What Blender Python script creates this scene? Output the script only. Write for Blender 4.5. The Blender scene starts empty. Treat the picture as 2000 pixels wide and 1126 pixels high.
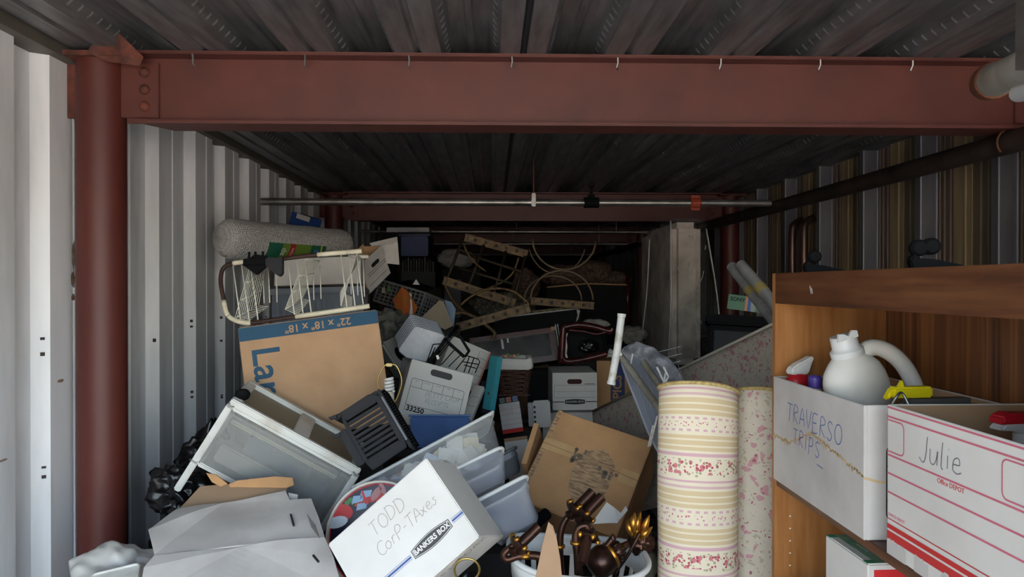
import bpy, bmesh, math, random
from mathutils import Vector, Matrix, noise
from math import pi, sin, cos, radians

# ---------------------------------------------------------------- camera, light, exposure
scene = bpy.context.scene
C = scene.collection
FPX = 1387.0                      # focal length in pixels of a 2000 px wide frame
CAM_Z = 1.6
cam_data = bpy.data.cameras.new('camera')
cam_data.sensor_width = 36.0
cam_data.lens = 36.0 * FPX / 2000.0
cam_data.clip_start = 0.02
cam_data.clip_end = 100
cam = bpy.data.objects.new('camera', cam_data)
cam.location = (0, 0, CAM_Z)
cam.rotation_euler = (radians(90 - 0.29), 0, radians(-1.65))
C.objects.link(cam)
scene.camera = cam

world = bpy.data.worlds.new('overcast_sky')
scene.world = world
world.use_nodes = True
wn = world.node_tree.nodes
sky = wn.new('ShaderNodeTexSky')                       # hazy clear sky, sun itself is the lamp below
sky.sky_type = 'NISHITA'
sky.sun_disc = False
sky.sun_elevation = radians(58)
sky.sun_rotation = radians(-12)
sky.air_density = 1.0
sky.dust_density = 4.0
sky.ozone_density = 1.0
wb = wn.new('ShaderNodeMix')                           # the camera's white balance for shade
wb.data_type = 'RGBA'
wb.blend_type = 'MULTIPLY'
wb.inputs[0].default_value = 1.0
wb.inputs[7].default_value = (1.0, 0.915, 0.80, 1)
world.node_tree.links.new(sky.outputs['Color'], wb.inputs[6])
world.node_tree.links.new(wb.outputs[2], wn['Background'].inputs['Color'])
wn['Background'].inputs['Strength'].default_value = 1.25

sun_data = bpy.data.lights.new('sun', 'SUN')          # sun behind the building: lights the apron, never the inside directly
sun_data.energy = 9.0
sun_data.angle = radians(1.0)
sun_data.color = (1.0, 0.96, 0.9)
sun = bpy.data.objects.new('sun', sun_data)
sun.rotation_euler = (radians(-32), 0, radians(12))
C.objects.link(sun)

door_portal = bpy.data.lights.new('door_daylight_portal', 'AREA')   # guides sky samples through the open door
door_portal.shape = 'RECTANGLE'
door_portal.size = 3.7
door_portal.size_y = 2.3
door_portal.cycles.is_portal = True
dp = bpy.data.objects.new('door_daylight_portal', door_portal)
dp.location = (0.4, -0.62, 1.15)
dp.rotation_euler = (radians(90), 0, 0)
C.objects.link(dp)

scene.view_settings.view_transform = 'Standard'
scene.view_settings.look = 'None'
scene.view_settings.gamma = 1.0
scene.view_settings.use_curve_mapping = False
scene.view_settings.exposure = 0.88
scene.cycles.max_bounces = 8
scene.cycles.diffuse_bounces = 5
scene.cycles.transparent_max_bounces = 16

RND = random.Random(7)
CAM_ROT = cam.rotation_euler.to_matrix()

def P(px, py, d):
    """World point seen at photo pixel (px, py) at distance d along the depth of the unit."""
    r = CAM_ROT @ Vector(((px - 1000) / FPX, -(py - 563) / FPX, -1))
    return Vector((0, 0, CAM_Z)) + r * (d / r.y)

# ---------------------------------------------------------------- materials
MATS = {}
def nt(name):
    m = bpy.data.materials.new(name)
    m.use_nodes = True
    t = m.node_tree
    return m, t, t.nodes, t.links, t.nodes['Principled BSDF']

def rgb(c):
    """sRGB 0-255 to linear"""
    out = []
    for v in c:
        v = v / 255.0
        out.append(v / 12.92 if v <= 0.04045 else ((v + 0.055) / 1.055) ** 2.4)
    return tuple(out) + (1.0,)

def coords(t, scale=(1, 1, 1), kind='Object'):
    tc = t.nodes.new('ShaderNodeTexCoord')
    mp = t.nodes.new('ShaderNodeMapping')
    mp.inputs['Scale'].default_value = scale
    t.links.new(tc.outputs[kind], mp.inputs['Vector'])
    return mp.outputs['Vector']

def noise_tex(t, vec, scale, detail=4, rough=0.55):
    n = t.nodes.new('ShaderNodeTexNoise')
    n.inputs['Scale'].default_value = scale
    n.inputs['Detail'].default_value = detail
    n.inputs['Roughness'].default_value = rough
    t.links.new(vec, n.inputs['Vector'])
    return n.outputs['Fac']

def ramp(t, fac, stops, interp='LINEAR'):
    r = t.nodes.new('ShaderNodeValToRGB')
    r.color_ramp.interpolation = interp
    e = r.color_ramp.elements
    while len(e) < len(stops):
        e.new(0.5)
    for el, (p, c) in zip(e, stops):
        el.position = p
        el.color = c
    t.links.new(fac, r.inputs['Fac'])
    return r.outputs['Color']

def mix(t, fac, a, b):
    m = t.nodes.new('ShaderNodeMix')
    m.data_type = 'RGBA'
    for sock, v in ((m.inputs[0], fac), (m.inputs[6], a), (m.inputs[7], b)):
        if hasattr(v, 'node'):
            t.links.new(v, sock)
        else:
            sock.default_value = v
    return m.outputs[2]

def mathn(t, op, a, b=0.0, c=0.0):
    m = t.nodes.new('ShaderNodeMath')
    m.operation = op
    for i, v in enumerate((a, b, c)):
        if hasattr(v, 'node'):
            t.links.new(v, m.inputs[i])
        else:
            m.inputs[i].default_value = v
    return m.outputs[0]

def add_bump(t, b, fac, strength, dist=0.01):
    bp = t.nodes.new('ShaderNodeBump')
    bp.inputs['Strength'].default_value = strength
    bp.inputs['Distance'].default_value = dist
    t.links.new(fac, bp.inputs['Height'])
    t.links.new(bp.outputs['Normal'], b.inputs['Normal'])

def M(name, col, rough=0.6, metal=0.0, col2=None, scale=6, stretch=(1, 1, 1), lo=0.35, hi=0.7, bump=0.0, bscale=60,
      bstretch=(1, 1, 1), spec=0.5, coat=0.0):
    """plain surface whose colour drifts between col and col2 with noise, with optional fine relief"""
    if name in MATS:
        return MATS[name]
    m, t, n, l, b = nt(name)
    b.inputs['Roughness'].default_value = rough
    b.inputs['Metallic'].default_value = metal
    b.inputs['Specular IOR Level'].default_value = spec
    b.inputs['Coat Weight'].default_value = coat
    c1 = rgb(col)
    c2 = rgb(col2) if col2 else tuple(x * 0.86 for x in c1[:3]) + (1,)
    f = noise_tex(t, coords(t, stretch), scale)
    l.new(ramp(t, f, [(lo, c1), (hi, c2)]), b.inputs['Base Color'])
    if bump:
        add_bump(t, b, noise_tex(t, coords(t, bstretch), bscale, 3), bump, 0.004)
    MATS[name] = m
    return m

def see_through(name, col, fac, rough=0.15, bump=0.0, bscale=12):
    """clear or milky plastic: a share of the light passes straight through, the rest meets a glossy film"""
    if name in MATS:
        return MATS[name]
    m, t, n, l, b = nt(name)
    b.inputs['Base Color'].default_value = rgb(col)
    b.inputs['Roughness'].default_value = rough
    tr = n.new('ShaderNodeBsdfTransparent')
    ms = n.new('ShaderNodeMixShader')
    ms.inputs[0].default_value = fac
    l.new(tr.outputs[0], ms.inputs[1])
    l.new(b.outputs[0], ms.inputs[2])
    l.new(ms.outputs[0], n['Material Output'].inputs['Surface'])
    if bump:
        add_bump(t, b, noise_tex(t, coords(t), bscale, 3), bump, 0.02)
    MATS[name] = m
    return m

def wood(name, c1, c2, c3, stretch=(30, 30, 1.6), rough=0.38, scale=1.0):
    if name in MATS:
        return MATS[name]
    m, t, n, l, b = nt(name)
    b.inputs['Roughness'].default_value = rough
    v = coords(t, stretch)
    f = noise_tex(t, v, scale, 6, 0.65)
    f2 = noise_tex(t, coords(t, tuple(s * 4 for s in stretch)), scale, 3)
    ff = mathn(t, 'ADD', mathn(t, 'MULTIPLY', f, 0.75), mathn(t, 'MULTIPLY', f2, 0.25))
    l.new(ramp(t, ff, [(0.36, rgb(c1)), (0.5, rgb(c2)), (0.64, rgb(c3))]), b.inputs['Base Color'])
    add_bump(t, b, ff, 0.12, 0.002)
    MATS[name] = m
    return m

def floral(name, base, base2, pink, dark, green, scale=14.0):
    """all-over rose print"""
    m, t, n, l, b = nt(name)
    b.inputs['Roughness'].default_value = 0.95
    b.inputs['Specular IOR Level'].default_value = 0.1
    v = coords(t, (1, 1, 1), 'UV')
    warp = n.new('ShaderNodeTexNoise')
    warp.inputs['Scale'].default_value = 30
    l.new(v, warp.inputs['Vector'])
    add = n.new('ShaderNodeVectorMath'); add.operation = 'MULTIPLY_ADD'
    l.new(warp.outputs['Color'], add.inputs[0])
    add.inputs[1].default_value = (0.045, 0.045, 0.0)
    l.new(v, add.inputs[2])
    def blobs(sc, r0, r1, keep):
        vo = n.new('ShaderNodeTexVoronoi')
        vo.inputs['Scale'].default_value = sc
        l.new(add.outputs[0], vo.inputs['Vector'])
        sep = n.new('ShaderNodeSeparateColor')
        l.new(vo.outputs['Color'], sep.inputs[0])
        inside = mathn(t, 'LESS_THAN', vo.outputs['Distance'], mathn(t, 'MULTIPLY_ADD', sep.outputs[0], r1 - r0, r0))
        kept = mathn(t, 'LESS_THAN', sep.outputs[1], keep)
        return mathn(t, 'MULTIPLY', inside, kept)
    ground = mix(t, noise_tex(t, v, 40, 4), rgb(base), rgb(base2))
    c = mix(t, blobs(scale * 2.2, 0.15, 0.4, 0.5), ground, rgb(green))
    c = mix(t, blobs(scale * 1.15, 0.22, 0.5, 0.5), c, rgb(pink))
    c = mix(t, blobs(scale * 3.1, 0.15, 0.36, 0.4), c, rgb(dark))
    l.new(c, b.inputs['Base Color'])
    add_bump(t, b, noise_tex(t, v, 400, 2), 0.2, 0.002)
    MATS[name] = m
    return m

# ---------------------------------------------------------------- mesh helpers
class MB:
    """collects shapes of ONE part and links them as one mesh"""
    def __init__(s):
        s.v = []; s.f = []; s.uv = {}
    def add(s, verts, faces, mtx=None):
        o = len(s.v)
        for p in verts:
            p = Vector(p)
            s.v.append(mtx @ p if mtx else p)
        for f in faces:
            s.f.append(tuple(i + o for i in f))
        return s
    def box(s, x0, x1, y0, y1, z0, z1, mtx=None):
        vs = [(x, y, z) for x in (x0, x1) for y in (y0, y1) for z in (z0, z1)]
        return s.add(vs, [(0, 1, 3, 2), (4, 6, 7, 5), (0, 4, 5, 1), (2, 3, 7, 6), (0, 2, 6, 4), (1, 5, 7, 3)], mtx)
    def prism(s, poly, z0, z1, mtx=None):
        k = len(poly)
        vs = [(p[0], p[1], z0) for p in poly] + [(p[0], p[1], z1) for p in poly]
        fs = [tuple(range(k - 1, -1, -1)), tuple(range(k, 2 * k))]
        fs += [(i, (i + 1) % k, (i + 1) % k + k, i + k) for i in range(k)]
        return s.add(vs, fs, mtx)
    def tube(s, pts, r, seg=10, cap=True, closed=False):
        pts = [Vector(p) for p in pts]
        k = len(pts)
        rs = r if isinstance(r, (list, tuple)) else [r] * k
        o = len(s.v)
        ref = None
        for i, p in enumerate(pts):
            a = pts[i - 1] if (i or closed) else p
            b2 = pts[(i + 1) % k] if (i < k - 1 or closed) else p
            t = (b2 - a).normalized()
            if ref is None:
                ref = t.orthogonal().normalized()
            ref = (ref - t * ref.dot(t))
            ref = ref.normalized() if ref.length > 1e-6 else t.orthogonal().normalized()
            w = t.cross(ref)
            for j in range(seg):
                an = 2 * pi * j / seg
                s.v.append(p + (ref * cos(an) + w * sin(an)) * rs[i])
        rings = k if closed else k - 1
        for i in range(rings):
            i2 = (i + 1) % k
            for j in range(seg):
                j2 = (j + 1) % seg
                s.f.append((o + i * seg + j, o + i * seg + j2, o + i2 * seg + j2, o + i2 * seg + j))
        if cap and not closed:
            s.f.append(tuple(o + j for j in range(seg - 1, -1, -1)))
            s.f.append(tuple(o + (k - 1) * seg + j for j in range(seg)))
        return s
    def lathe(s, prof, seg=24, mtx=None, sx=1.0, sy=1.0, cap=True):
        """prof: (radius, z) from bottom to top"""
        vs, fs = [], []
        k = len(prof)
        for (r, z) in prof:
            for j in range(seg):
                an = 2 * pi * j / seg
                vs.append((r * cos(an) * sx, r * sin(an) * sy, z))
        for i in range(k - 1):
            for j in range(seg):
                j2 = (j + 1) % seg
                fs.append((i * seg + j, i * seg + j2, (i + 1) * seg + j2, (i + 1) * seg + j))
        if cap and prof[0][0] > 1e-5:
            fs.append(tuple(range(seg - 1, -1, -1)))
        if cap and prof[-1][0] > 1e-5:
            fs.append(tuple((k - 1) * seg + j for j in range(seg)))
        return s.add(vs, fs, mtx)
    def ribbon(s, pts, w, z=0.0, h=0.0002):
        """pen stroke lying in the xy plane at height z"""
        pts = [Vector((p[0], p[1])) for p in pts]
        k = len(pts)
        o = len(s.v)
        for i, p in enumerate(pts):
            t = pts[min(i + 1, k - 1)] - pts[max(i - 1, 0)]
            if t.length < 1e-9:
                t = Vector((1, 0))
            t.normalize()
            nn = Vector((-t.y, t.x)) * w / 2
            s.v.append(Vector((p.x + nn.x, p.y + nn.y, z + h)))
            s.v.append(Vector((p.x - nn.x, p.y - nn.y, z + h)))
        for i in range(k - 1):
            s.f.append((o + 2 * i, o + 2 * i + 1, o + 2 * i + 3, o + 2 * i + 2))
        return s
    def build(s, name, mat, parent=None, smooth=False, bevel=0.0, bseg=2, label=None):
        me = bpy.data.meshes.new(name)
        me.from_pydata([tuple(p) for p in s.v], [], s.f)
        me.validate()
        if bevel or True:
            bm = bmesh.new()
            bm.from_mesh(me)
            if bevel:
                bmesh.ops.bevel(bm, geom=[e for e in bm.edges if len(e.link_faces) == 2 and e.calc_face_angle(0) > 0.5],
                                offset=bevel, segments=bseg, affect='EDGES', clamp_overlap=True)
            bmesh.ops.recalc_face_normals(bm, faces=bm.faces)
            bm.to_mesh(me)
            bm.free()
        return link(name, me, mat, parent, smooth, label)

def link(name, me, mat, parent=None, smooth=False, label=None):
    o = bpy.data.objects.new(name, me)
    C.objects.link(o)
    if mat is not None:
        me.materials.append(mat)
    if smooth:
        me.shade_smooth() if smooth is True else smooth_by_angle(me, smooth)
    if parent is not None:
        o.parent = parent
    if label:
        o['label'] = label
    return o

def smooth_by_angle(me, ang):
    me.shade_smooth()
    me.set_sharp_from_angle(angle=ang)

def tag(o, label, cat, group=None, kind=None):
    if label: o['label'] = label
    if cat: o['category'] = cat
    if group: o['group'] = group
    if kind: o['kind'] = kind
    return o

def thing(name, label, cat, mtx=None, group=None):
    o = bpy.data.objects.new(name, None)
    o.empty_display_size = 0.05
    C.objects.link(o)
    if mtx is not None:
        o.matrix_world = mtx if isinstance(mtx, Matrix) else Matrix.Translation(mtx)
    return tag(o, label, cat, group)

def struct(o, label=None):
    o['kind'] = 'structure'
    if label: o['label'] = label
    return o

def basis(o, u, v, n):
    m = Matrix.Identity(4)
    for i, a in enumerate((u, v, n)):
        m[0][i], m[1][i], m[2][i] = a
    m[0][3], m[1][3], m[2][3] = o
    return m

def face(tl=None, tr=None, bl=None, br=None):
    """frame of a rectangular face from three corners (px, py, depth): returns matrix at its lower left corner
    (x right, y up, z towards the viewer), width and height"""
    q = {k: P(*p) for k, p in (('tl', tl), ('tr', tr), ('bl', bl), ('br', br)) if p}
    if 'br' not in q: ref, hh, vv, su, sv = 'tl', 'tr', 'bl', 1, -1
    elif 'bl' not in q: ref, hh, vv, su, sv = 'tr', 'tl', 'br', -1, -1
    elif 'tr' not in q: ref, hh, vv, su, sv = 'bl', 'br', 'tl', 1, 1
    else: ref, hh, vv, su, sv = 'br', 'bl', 'tr', -1, 1
    U = (q[hh] - q[ref]) * su
    V = (q[vv] - q[ref]) * sv
    w = U.length
    u = U.normalized()
    V = V - u * V.dot(u)
    h = V.length
    v = V.normalized()
    n = u.cross(v)
    o = q[ref].copy()
    if ref in ('tr', 'br'): o -= u * w
    if ref in ('tl', 'tr'): o -= v * h
    return basis(o, u, v, n), w, h

def sheet(name, poly, mat, parent, thick=0.004, cuts=3, amp=0.004, freq=6.0, seed=0, label=None, flat=False, smooth=False):
    """crumpled board or paper through the given world points"""
    bm = bmesh.new()
    vs = [bm.verts.new(p) for p in poly]
    bm.faces.new(vs)
    bmesh.ops.triangulate(bm, faces=bm.faces[:])
    for _ in range(cuts):
        bmesh.ops.subdivide_edges(bm, edges=bm.edges[:], cuts=1, use_grid_fill=True)
    bm.normal_update()
    nn = Vector((0, 0, 0))
    for f in bm.faces: nn += f.normal * f.calc_area()
    nn.normalize()
    for v in bm.verts:
        v.co = v.co + nn * (noise.noise(v.co * freq + Vector((seed * 3.1, 0, 0))) * amp)
    if thick:
        top = bm.faces[:]
        back = {v: bm.verts.new(v.co - nn * thick) for v in bm.verts[:]}
        rim = [e for e in bm.edges if len(e.link_faces) == 1]
        for f in top: bm.faces.new([back[v] for v in reversed(f.verts)])
        for e in rim: bm.faces.new((e.verts[0], e.verts[1], back[e.verts[1]], back[e.verts[0]]))
    bmesh.ops.recalc_face_normals(bm, faces=bm.faces)
    me = bpy.data.meshes.new(name)
    bm.to_mesh(me)
    bm.free()
    return link(name, me, mat, parent, smooth, label)

def lump(name, center, rad, mat, parent=None, sub=4, amp=0.25, freq=3.0, seed=0, rot=0.0, smooth=True, crease=0.0, label=None, squash=None):
    """soft bag, cloth or sack: ball pushed about by noise"""
    bm = bmesh.new()
    bmesh.ops.create_icosphere(bm, subdivisions=sub, radius=1)
    R = Matrix.Rotation(rot, 3, 'Y')
    off = Vector((seed * 7.3, seed * 1.7, 0))
    for v in bm.verts:
        p = v.co.copy()
        k = 1 + amp * noise.noise(p * freq + off) + amp * 0.45 * noise.noise(p * freq * 2.7 + off)
        if crease:
            k -= crease * abs(noise.noise(p * freq * 1.6 - off)) ** 0.5
        q = Vector((p.x * rad[0] * k, p.y * rad[1] * k, p.z * rad[2] * k))
        v.co = Vector(center) + R @ q
    me = bpy.data.meshes.new(name)
    bm.to_mesh(me)
    bm.free()
    return link(name, me, mat, parent, smooth, label)

def arc(cx, cy, r, a0, a1, k=12, ry=None):
    ry = ry or r
    return [(cx + r * cos(radians(a0 + (a1 - a0) * i / k)), cy + ry * sin(radians(a0 + (a1 - a0) * i / k))) for i in range(k + 1)]

def rrect(x0, y0, x1, y1, r, k=4):
    return (arc(x1 - r, y1 - r, r, 0, 90, k) + arc(x0 + r, y1 - r, r, 90, 180, k)
            + arc(x0 + r, y0 + r, r, 180, 270, k) + arc(x1 - r, y0 + r, r, 270, 360, k))

def smooth_path(pts, k=6):
    """Catmull-Rom through the points"""
    pts = [Vector(p) for p in pts]
    q = [pts[0]] + pts + [pts[-1]]
    out = []
    for i in range(1, len(q) - 2):
        for j in range(k):
            t = j / k
            a, b, c, d = q[i - 1], q[i], q[i + 1], q[i + 2]
            out.append(0.5 * ((2 * b) + (c - a) * t + (2 * a - 5 * b + 4 * c - d) * t * t + (3 * b - a - 3 * c + d) * t ** 3))
    out.append(pts[-1])
    return out

def lettering(body, size, mat, parent, x, y, rot=0.0, z=0.0004, align='CENTER', shear=0.0, sx=1.0, bold=0.0, name='lettering'):
    """printed type lying on the face of parent (its xy plane)"""
    cu = bpy.data.curves.new(name, 'FONT')
    cu.body = body
    cu.size = size
    cu.align_x = align
    cu.align_y = 'CENTER'
    cu.shear = shear
    cu.offset = bold
    cu.extrude = 0.00015
    cu.resolution_u = 3
    tmp = bpy.data.objects.new(name, cu)
    C.objects.link(tmp)
    dg = bpy.context.evaluated_depsgraph_get()
    me = bpy.data.meshes.new_from_object(tmp.evaluated_get(dg))
    bpy.data.objects.remove(tmp)
    bpy.data.curves.remove(cu)
    o = link(name, me, None, parent)
    me.materials.clear()
    me.materials.append(mat)
    o.location = (x, y, z)
    o.rotation_euler = (0, 0, rot)
    o.scale = (sx, 1, 1)
    return o

GLYPH = {
    'T': [[(0, 1), (.7, 1.0)], [(.36, 1), (.33, 0)]],
    'O': [arc(.36, .5, .36, 90, 455, 14, .5)],
    'o': [arc(.25, .28, .25, 90, 455, 12, .28)],
    'D': [[(.05, 0), (.08, 1)], [(0, 1), (.4, .95), (.68, .6), (.6, .2), (.3, 0), (0, 0)]],
    'C': [arc(.4, .5, .4, 50, 310, 12, .52)],
    'R': [[(.05, 0), (.1, 1), (.5, .95), (.55, .7), (.1, .5), (.6, 0)]],
    'P': [[(.05, -.05), (.1, 1), (.5, .98), (.58, .7), (.4, .52), (.1, .5)]],
    'r': [[(.05, 0), (.08, .55)], [(.08, .4), (.25, .56), (.4, .5)]],
    'p': [[(.05, -.4), (.1, .55), (.4, .55), (.45, .2), (.1, .1)]],
    '-': [[(.05, .45), (.3, .47)]],
    'A': [[(0, 0), (.34, 1), (.66, 0)], [(.12, .35), (.56, .35)]],
    'V': [[(0, 1), (.3, 0), (.62, 1)]],
    'E': [[(.55, 1), (.05, .97), (.02, 0), (.58, .03)], [(.04, .5), (.45, .52)]],
    'S': [[(.55, .88), (.3, 1), (.05, .8), (.25, .52), (.52, .28), (.3, 0), (.02, .12)]],
    'I': [[(.1, 1), (.1, 0)]],
    'Y': [[(0, 1), (.3, .55)], [(.62, 1), (.15, -.15)]],
    'H': [[(.02, 0), (.05, 1)], [(.55, 0), (.55, 1)], [(.03, .5), (.55, .52)]],
    'X': [[(0, .95), (.6, 0)], [(.58, 1), (0, 0)]],
    'J': [[(.45, 1), (.42, .2), (.25, -.05), (.02, .1)]],
    'u': [[(0, .55), (.05, .1), (.25, 0), (.42, .25), (.45, .55), (.47, .02)]],
    'l': [[(.08, 1), (.06, .1), (.2, 0)]],
    'i': [[(.06, .5), (.08, 0)], [(.08, .72), (.1, .75)]],
    'e': [[(.02, .3), (.4, .35), (.3, .58), (.05, .45), (.05, .1), (.3, 0), (.5, .1)]],
    'a': [[(.42, .5), (.15, .52), (.02, .2), (.25, .02), (.42, .45), (.5, 0)]],
    'x': [[(0, .5), (.4, 0)], [(.4, .52), (0, 0)]],
    's': [[(.35, .5), (.1, .5), (.3, .22), (.1, 0), (-.05, .1)]],
    ',': [[(.05, .1), (0, -.2)]],
    '#': [[(.2, 0), (.3, 1)], [(.45, 0), (.55, 1)], [(.05, .35), (.65, .4)], [(.08, .65), (.7, .7)]],
}
ADV = {'I': .3, 'l': .32, 'i': .3, '-': .45, 'o': .65, 'r': .5, 'u': .6, 'e': .6, 'a': .62, 'x': .55, 's': .5, 'p': .6, 'J': .62}

def handwriting(body, h, mat, parent, x, y, rot=0.0, pen=0.0016, z=0.0005, slant=0.08, gap=0.18, seed=1):
    """pen strokes on the face of parent"""
    rn = random.Random(seed)
    mb = MB()
    cx = 0.0
    ca, sa = cos(rot), sin(rot)
    for ch in body:
        if ch == ' ':
            cx += .5
            continue
        dy = rn.uniform(-.07, .07)
        for st in GLYPH[ch]:
            pts = []
            for (gx, gy) in (smooth_path([(a, b, 0) for a, b in st], 3) if len(st) > 2 else [(a, b) for a, b in st]) if len(st) <= 2 else [(q.x, q.y) for q in smooth_path([(a, b, 0) for a, b in st], 3)]:
                lx = (cx + gx + slant * gy + rn.uniform(-.012, .012)) * h
                ly = (gy + dy) * h
                pts.append((x + lx * ca - ly * sa, y + lx * sa + ly * ca))
            mb.ribbon(pts, pen, z)
        cx += ADV.get(ch, .72) + gap
    return mb.build('handwriting', mat, parent)

def lines(mb, segs, w, z=0.0003):
    for s in segs:
        mb.ribbon(s, w, z)
    return mb
# ---------------------------------------------------------------- shared materials
m_wall = M('white_painted_steel', (238, 240, 242), 0.4, 0, (186, 186, 182), 2.0, (3, 3, .5), .45, .9, .04, 30)
m_wall_near = m_wall
m_scuff = M('dark_scuff', (62, 58, 54), 0.8)
m_deck = M('galvanised_deck', (146, 147, 148), 0.45, 0.6, (98, 99, 100), 5, (6, .8, 6), .3, .75, .06, 90)
m_primer = M('red_primer_steel', (100, 53, 45), 0.5, 0, (84, 44, 38), 5, (1, 1, 1), .35, .75, .05, 60)
m_primer_rust = M('rusted_primer', (118, 62, 46), 0.8, 0, (70, 42, 34), 18, (1, 1, 1), .35, .65, .35, 40)
m_galv = M('galvanised_pipe', (172, 170, 165), 0.38, 0.85, (130, 128, 124), 9)
m_blackpipe = M('grimy_iron_pipe', (74, 60, 52), 0.6, 0.4, (38, 32, 29), 9, (1, 1, 1), .3, .7, .2, 50)
m_orange = M('orange_coupling', (170, 68, 40), 0.6)
m_black = M('black_plastic', (20, 20, 22), 0.7, spec=.08)
m_dark = M('dark_void_fabric', (24, 23, 24), 0.95, 0, (17, 17, 18))
m_tan = M('tan_wall_panel', (188, 164, 122), 0.6, 0, (150, 130, 98), 2.2, (1, 5, .3))
m_tan2 = M('brown_wall_panel', (122, 102, 88), 0.6, 0, (98, 82, 72), 2.2, (1, 5, .3))
m_stud = M('steel_stud', (150, 147, 154), 0.45, 0.5, (124, 121, 128), 5, (1, 1, .4))
m_concrete = M('concrete', (176, 172, 164), 0.9, 0, (120, 116, 110), 3)
m_whitebox = M('white_board', (226, 223, 216), 0.75, 0, (212, 208, 200), 4, (1, 1, 1), .4, .75)
m_greyboard = M('greyish_white_board', (208, 204, 198), 0.8, 0, (182, 176, 170), 5, (1, 1, 1), .35, .75, .25, 14)
m_kraft = M('kraft_board', (188, 152, 116), 0.85, 0, (174, 139, 104), 7, (1, 1, 1), .35, .7, .04, 120)
m_kraft2 = M('worn_kraft_board', (190, 146, 100), 0.85, 0, (158, 120, 84), 5, (1, 1, 1), .35, .75, .12, 60)
m_kraftdk = M('brown_board', (134, 100, 72), 0.9, 0, (110, 82, 60), 6)
m_bluepr = M('blue_print', (44, 84, 110), 0.8)
m_blackpr = M('black_print', (38, 37, 38), 0.8)
m_greypr = M('grey_print', (78, 76, 76), 0.8)
m_whitepr = M('white_print', (235, 233, 228), 0.8)
m_redpr = M('red_print', (205, 52, 50), 0.8)
m_pinkpr = M('pink_print', (214, 110, 128), 0.8)
m_bluepen = M('blue_pen', (92, 112, 178), 0.7)
m_pencil = M('grey_pen', (120, 116, 118), 0.7)
m_brownpen = M('brown_pen', (150, 132, 118), 0.7)
m_stain = M('water_stain', (196, 164, 118), 0.85, 0, (210, 186, 146), 30)
m_rust = M('rusty_metal', (120, 70, 42), 0.8, 0.2, (84, 52, 36), 20)
m_whiteplastic = M('white_plastic', (228, 229, 226), 0.35, 0, (212, 213, 208), 3)
m_dirtyplastic = M('dirty_white_plastic', (214, 214, 208), 0.4, 0, (176, 168, 150), 9, (1, 1, 1), .5, .8)
m_milky = see_through('milky_plastic', (180, 181, 176), 0.32, 0.32)
m_clear = see_through('clear_plastic', (224, 226, 226), 0.2, 0.12, 0.5, 30)
m_cleartub = see_through('cloudy_tub_plastic', (190, 194, 204), 0.4, 0.22)
m_film = see_through('clear_film', (120, 118, 114), 0.13, 0.05, 1.0, 18)
m_dkgrey = M('charcoal_plastic', (48, 48, 50), 0.6, 0, (40, 40, 42), 5, (1, 1, 1), .35, .7, .08, 150, spec=.2)

# ---------------------------------------------------------------- the unit: x -1.6..2.4, depth to 16.5, deck at 2.44
XL, XR, YF, YB, ZC = -1.60, 2.42, -0.6, 16.5, 2.44

mb = MB(); mb.box(XL - .2, XR + .2, YF, YB + .2, -0.1, 0)
struct(mb.build('floor', m_concrete), 'concrete floor buried under stored goods')
mb = MB(); mb.box(-60, 60, -90, YF, -0.12, -0.02)
struct(mb.build('ground_outside', m_concrete), 'concrete apron outside the open door')

# left wall: ribbed sheet, raised pan towards the room and a recess each 0.41 m
mb = MB()
PER = 0.41
prof = []
y = 2.51 - 9 * PER
while y < YB:
    prof += [(XL, y - .12), (XL, y), (XL + .05, y + .03), (XL + .05, y + .16), (XL + .043, y + .168), (XL + .05, y + .176), (XL + .05, y + PER - .155)]
    y += PER
k = len(prof)
vs = [(x, yy, 0) for x, yy in prof] + [(x, yy, ZC + .08) for x, yy in prof]
fs = [(i, i + 1, i + 1 + k, i + k) for i in range(k - 1)]
mb.add(vs, fs)
mb.box(XL - .06, XL - .02, YF, YB, 0, ZC + .08)
wall_left = struct(mb.build('wall_left', m_wall), 'white ribbed sheet metal wall')
# scuffs and screw marks on the raised faces
mb = MB()
rs = random.Random(3)
y = 2.51 - 2 * PER
for i in range(10):
    for z0 in (1.02, 1.4):
        yy = y + .02 + rs.uniform(-.004, .004)
        xx = XL + .033
        for q in range(2):
            zc = z0 + rs.uniform(-.1, .03) - q * .035
            hw = rs.uniform(.003, .007)
            mb.add([(xx - .006, yy - .0055, zc - hw), (xx + .006, yy + .0015, zc - hw), (xx + .006, yy + .0015, zc + hw), (xx - .006, yy - .0055, zc + hw)], [(0, 1, 2, 3)])
    y += PER
sc_ = mb.build('scuff_marks', m_scuff, wall_left); sc_['kind'] = 'stuff'
sc_.hide_render = False
m_rustmark = M('rust_stain', (142, 104, 78), .9, 0, (178, 168, 156), 30)
for (px, py, hw, hh, kk_) in ((133, 740, .02, .006, 1), (158, 500, .012, .05, 2), (157, 545, .014, .03, 3), (157, 580, .012, .012, 4), (110, 660, .006, .05, 5), (24, 892, .02, .004, 6)):
    xx_ = XL + .0505
    yy_ = (xx_ * FPX / (px - 960))
    zz_ = CAM_Z - (py - 556) / FPX * yy_
    bl_ = [(0, hw * cos(2 * pi * i / 18) * (1 + .5 * noise.noise(Vector((i * .9, kk_, 0)))), hh * sin(2 * pi * i / 18) * (1 + .5 * noise.noise(Vector((i * .7, kk_, 5))))) for i in range(18)]
    on_pan = ((yy_ - 2.51) % PER) < .25 and ((yy_ - 2.51) % PER) > .03
    if not on_pan: xx_ = XL + .0006
    mb = MB(); mb.add([(xx_, yy_ + p[1], zz_ + p[2]) for p in bl_], [tuple(range(18))]); mb.build('rust_mark', m_rustmark, wall_left)
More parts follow.
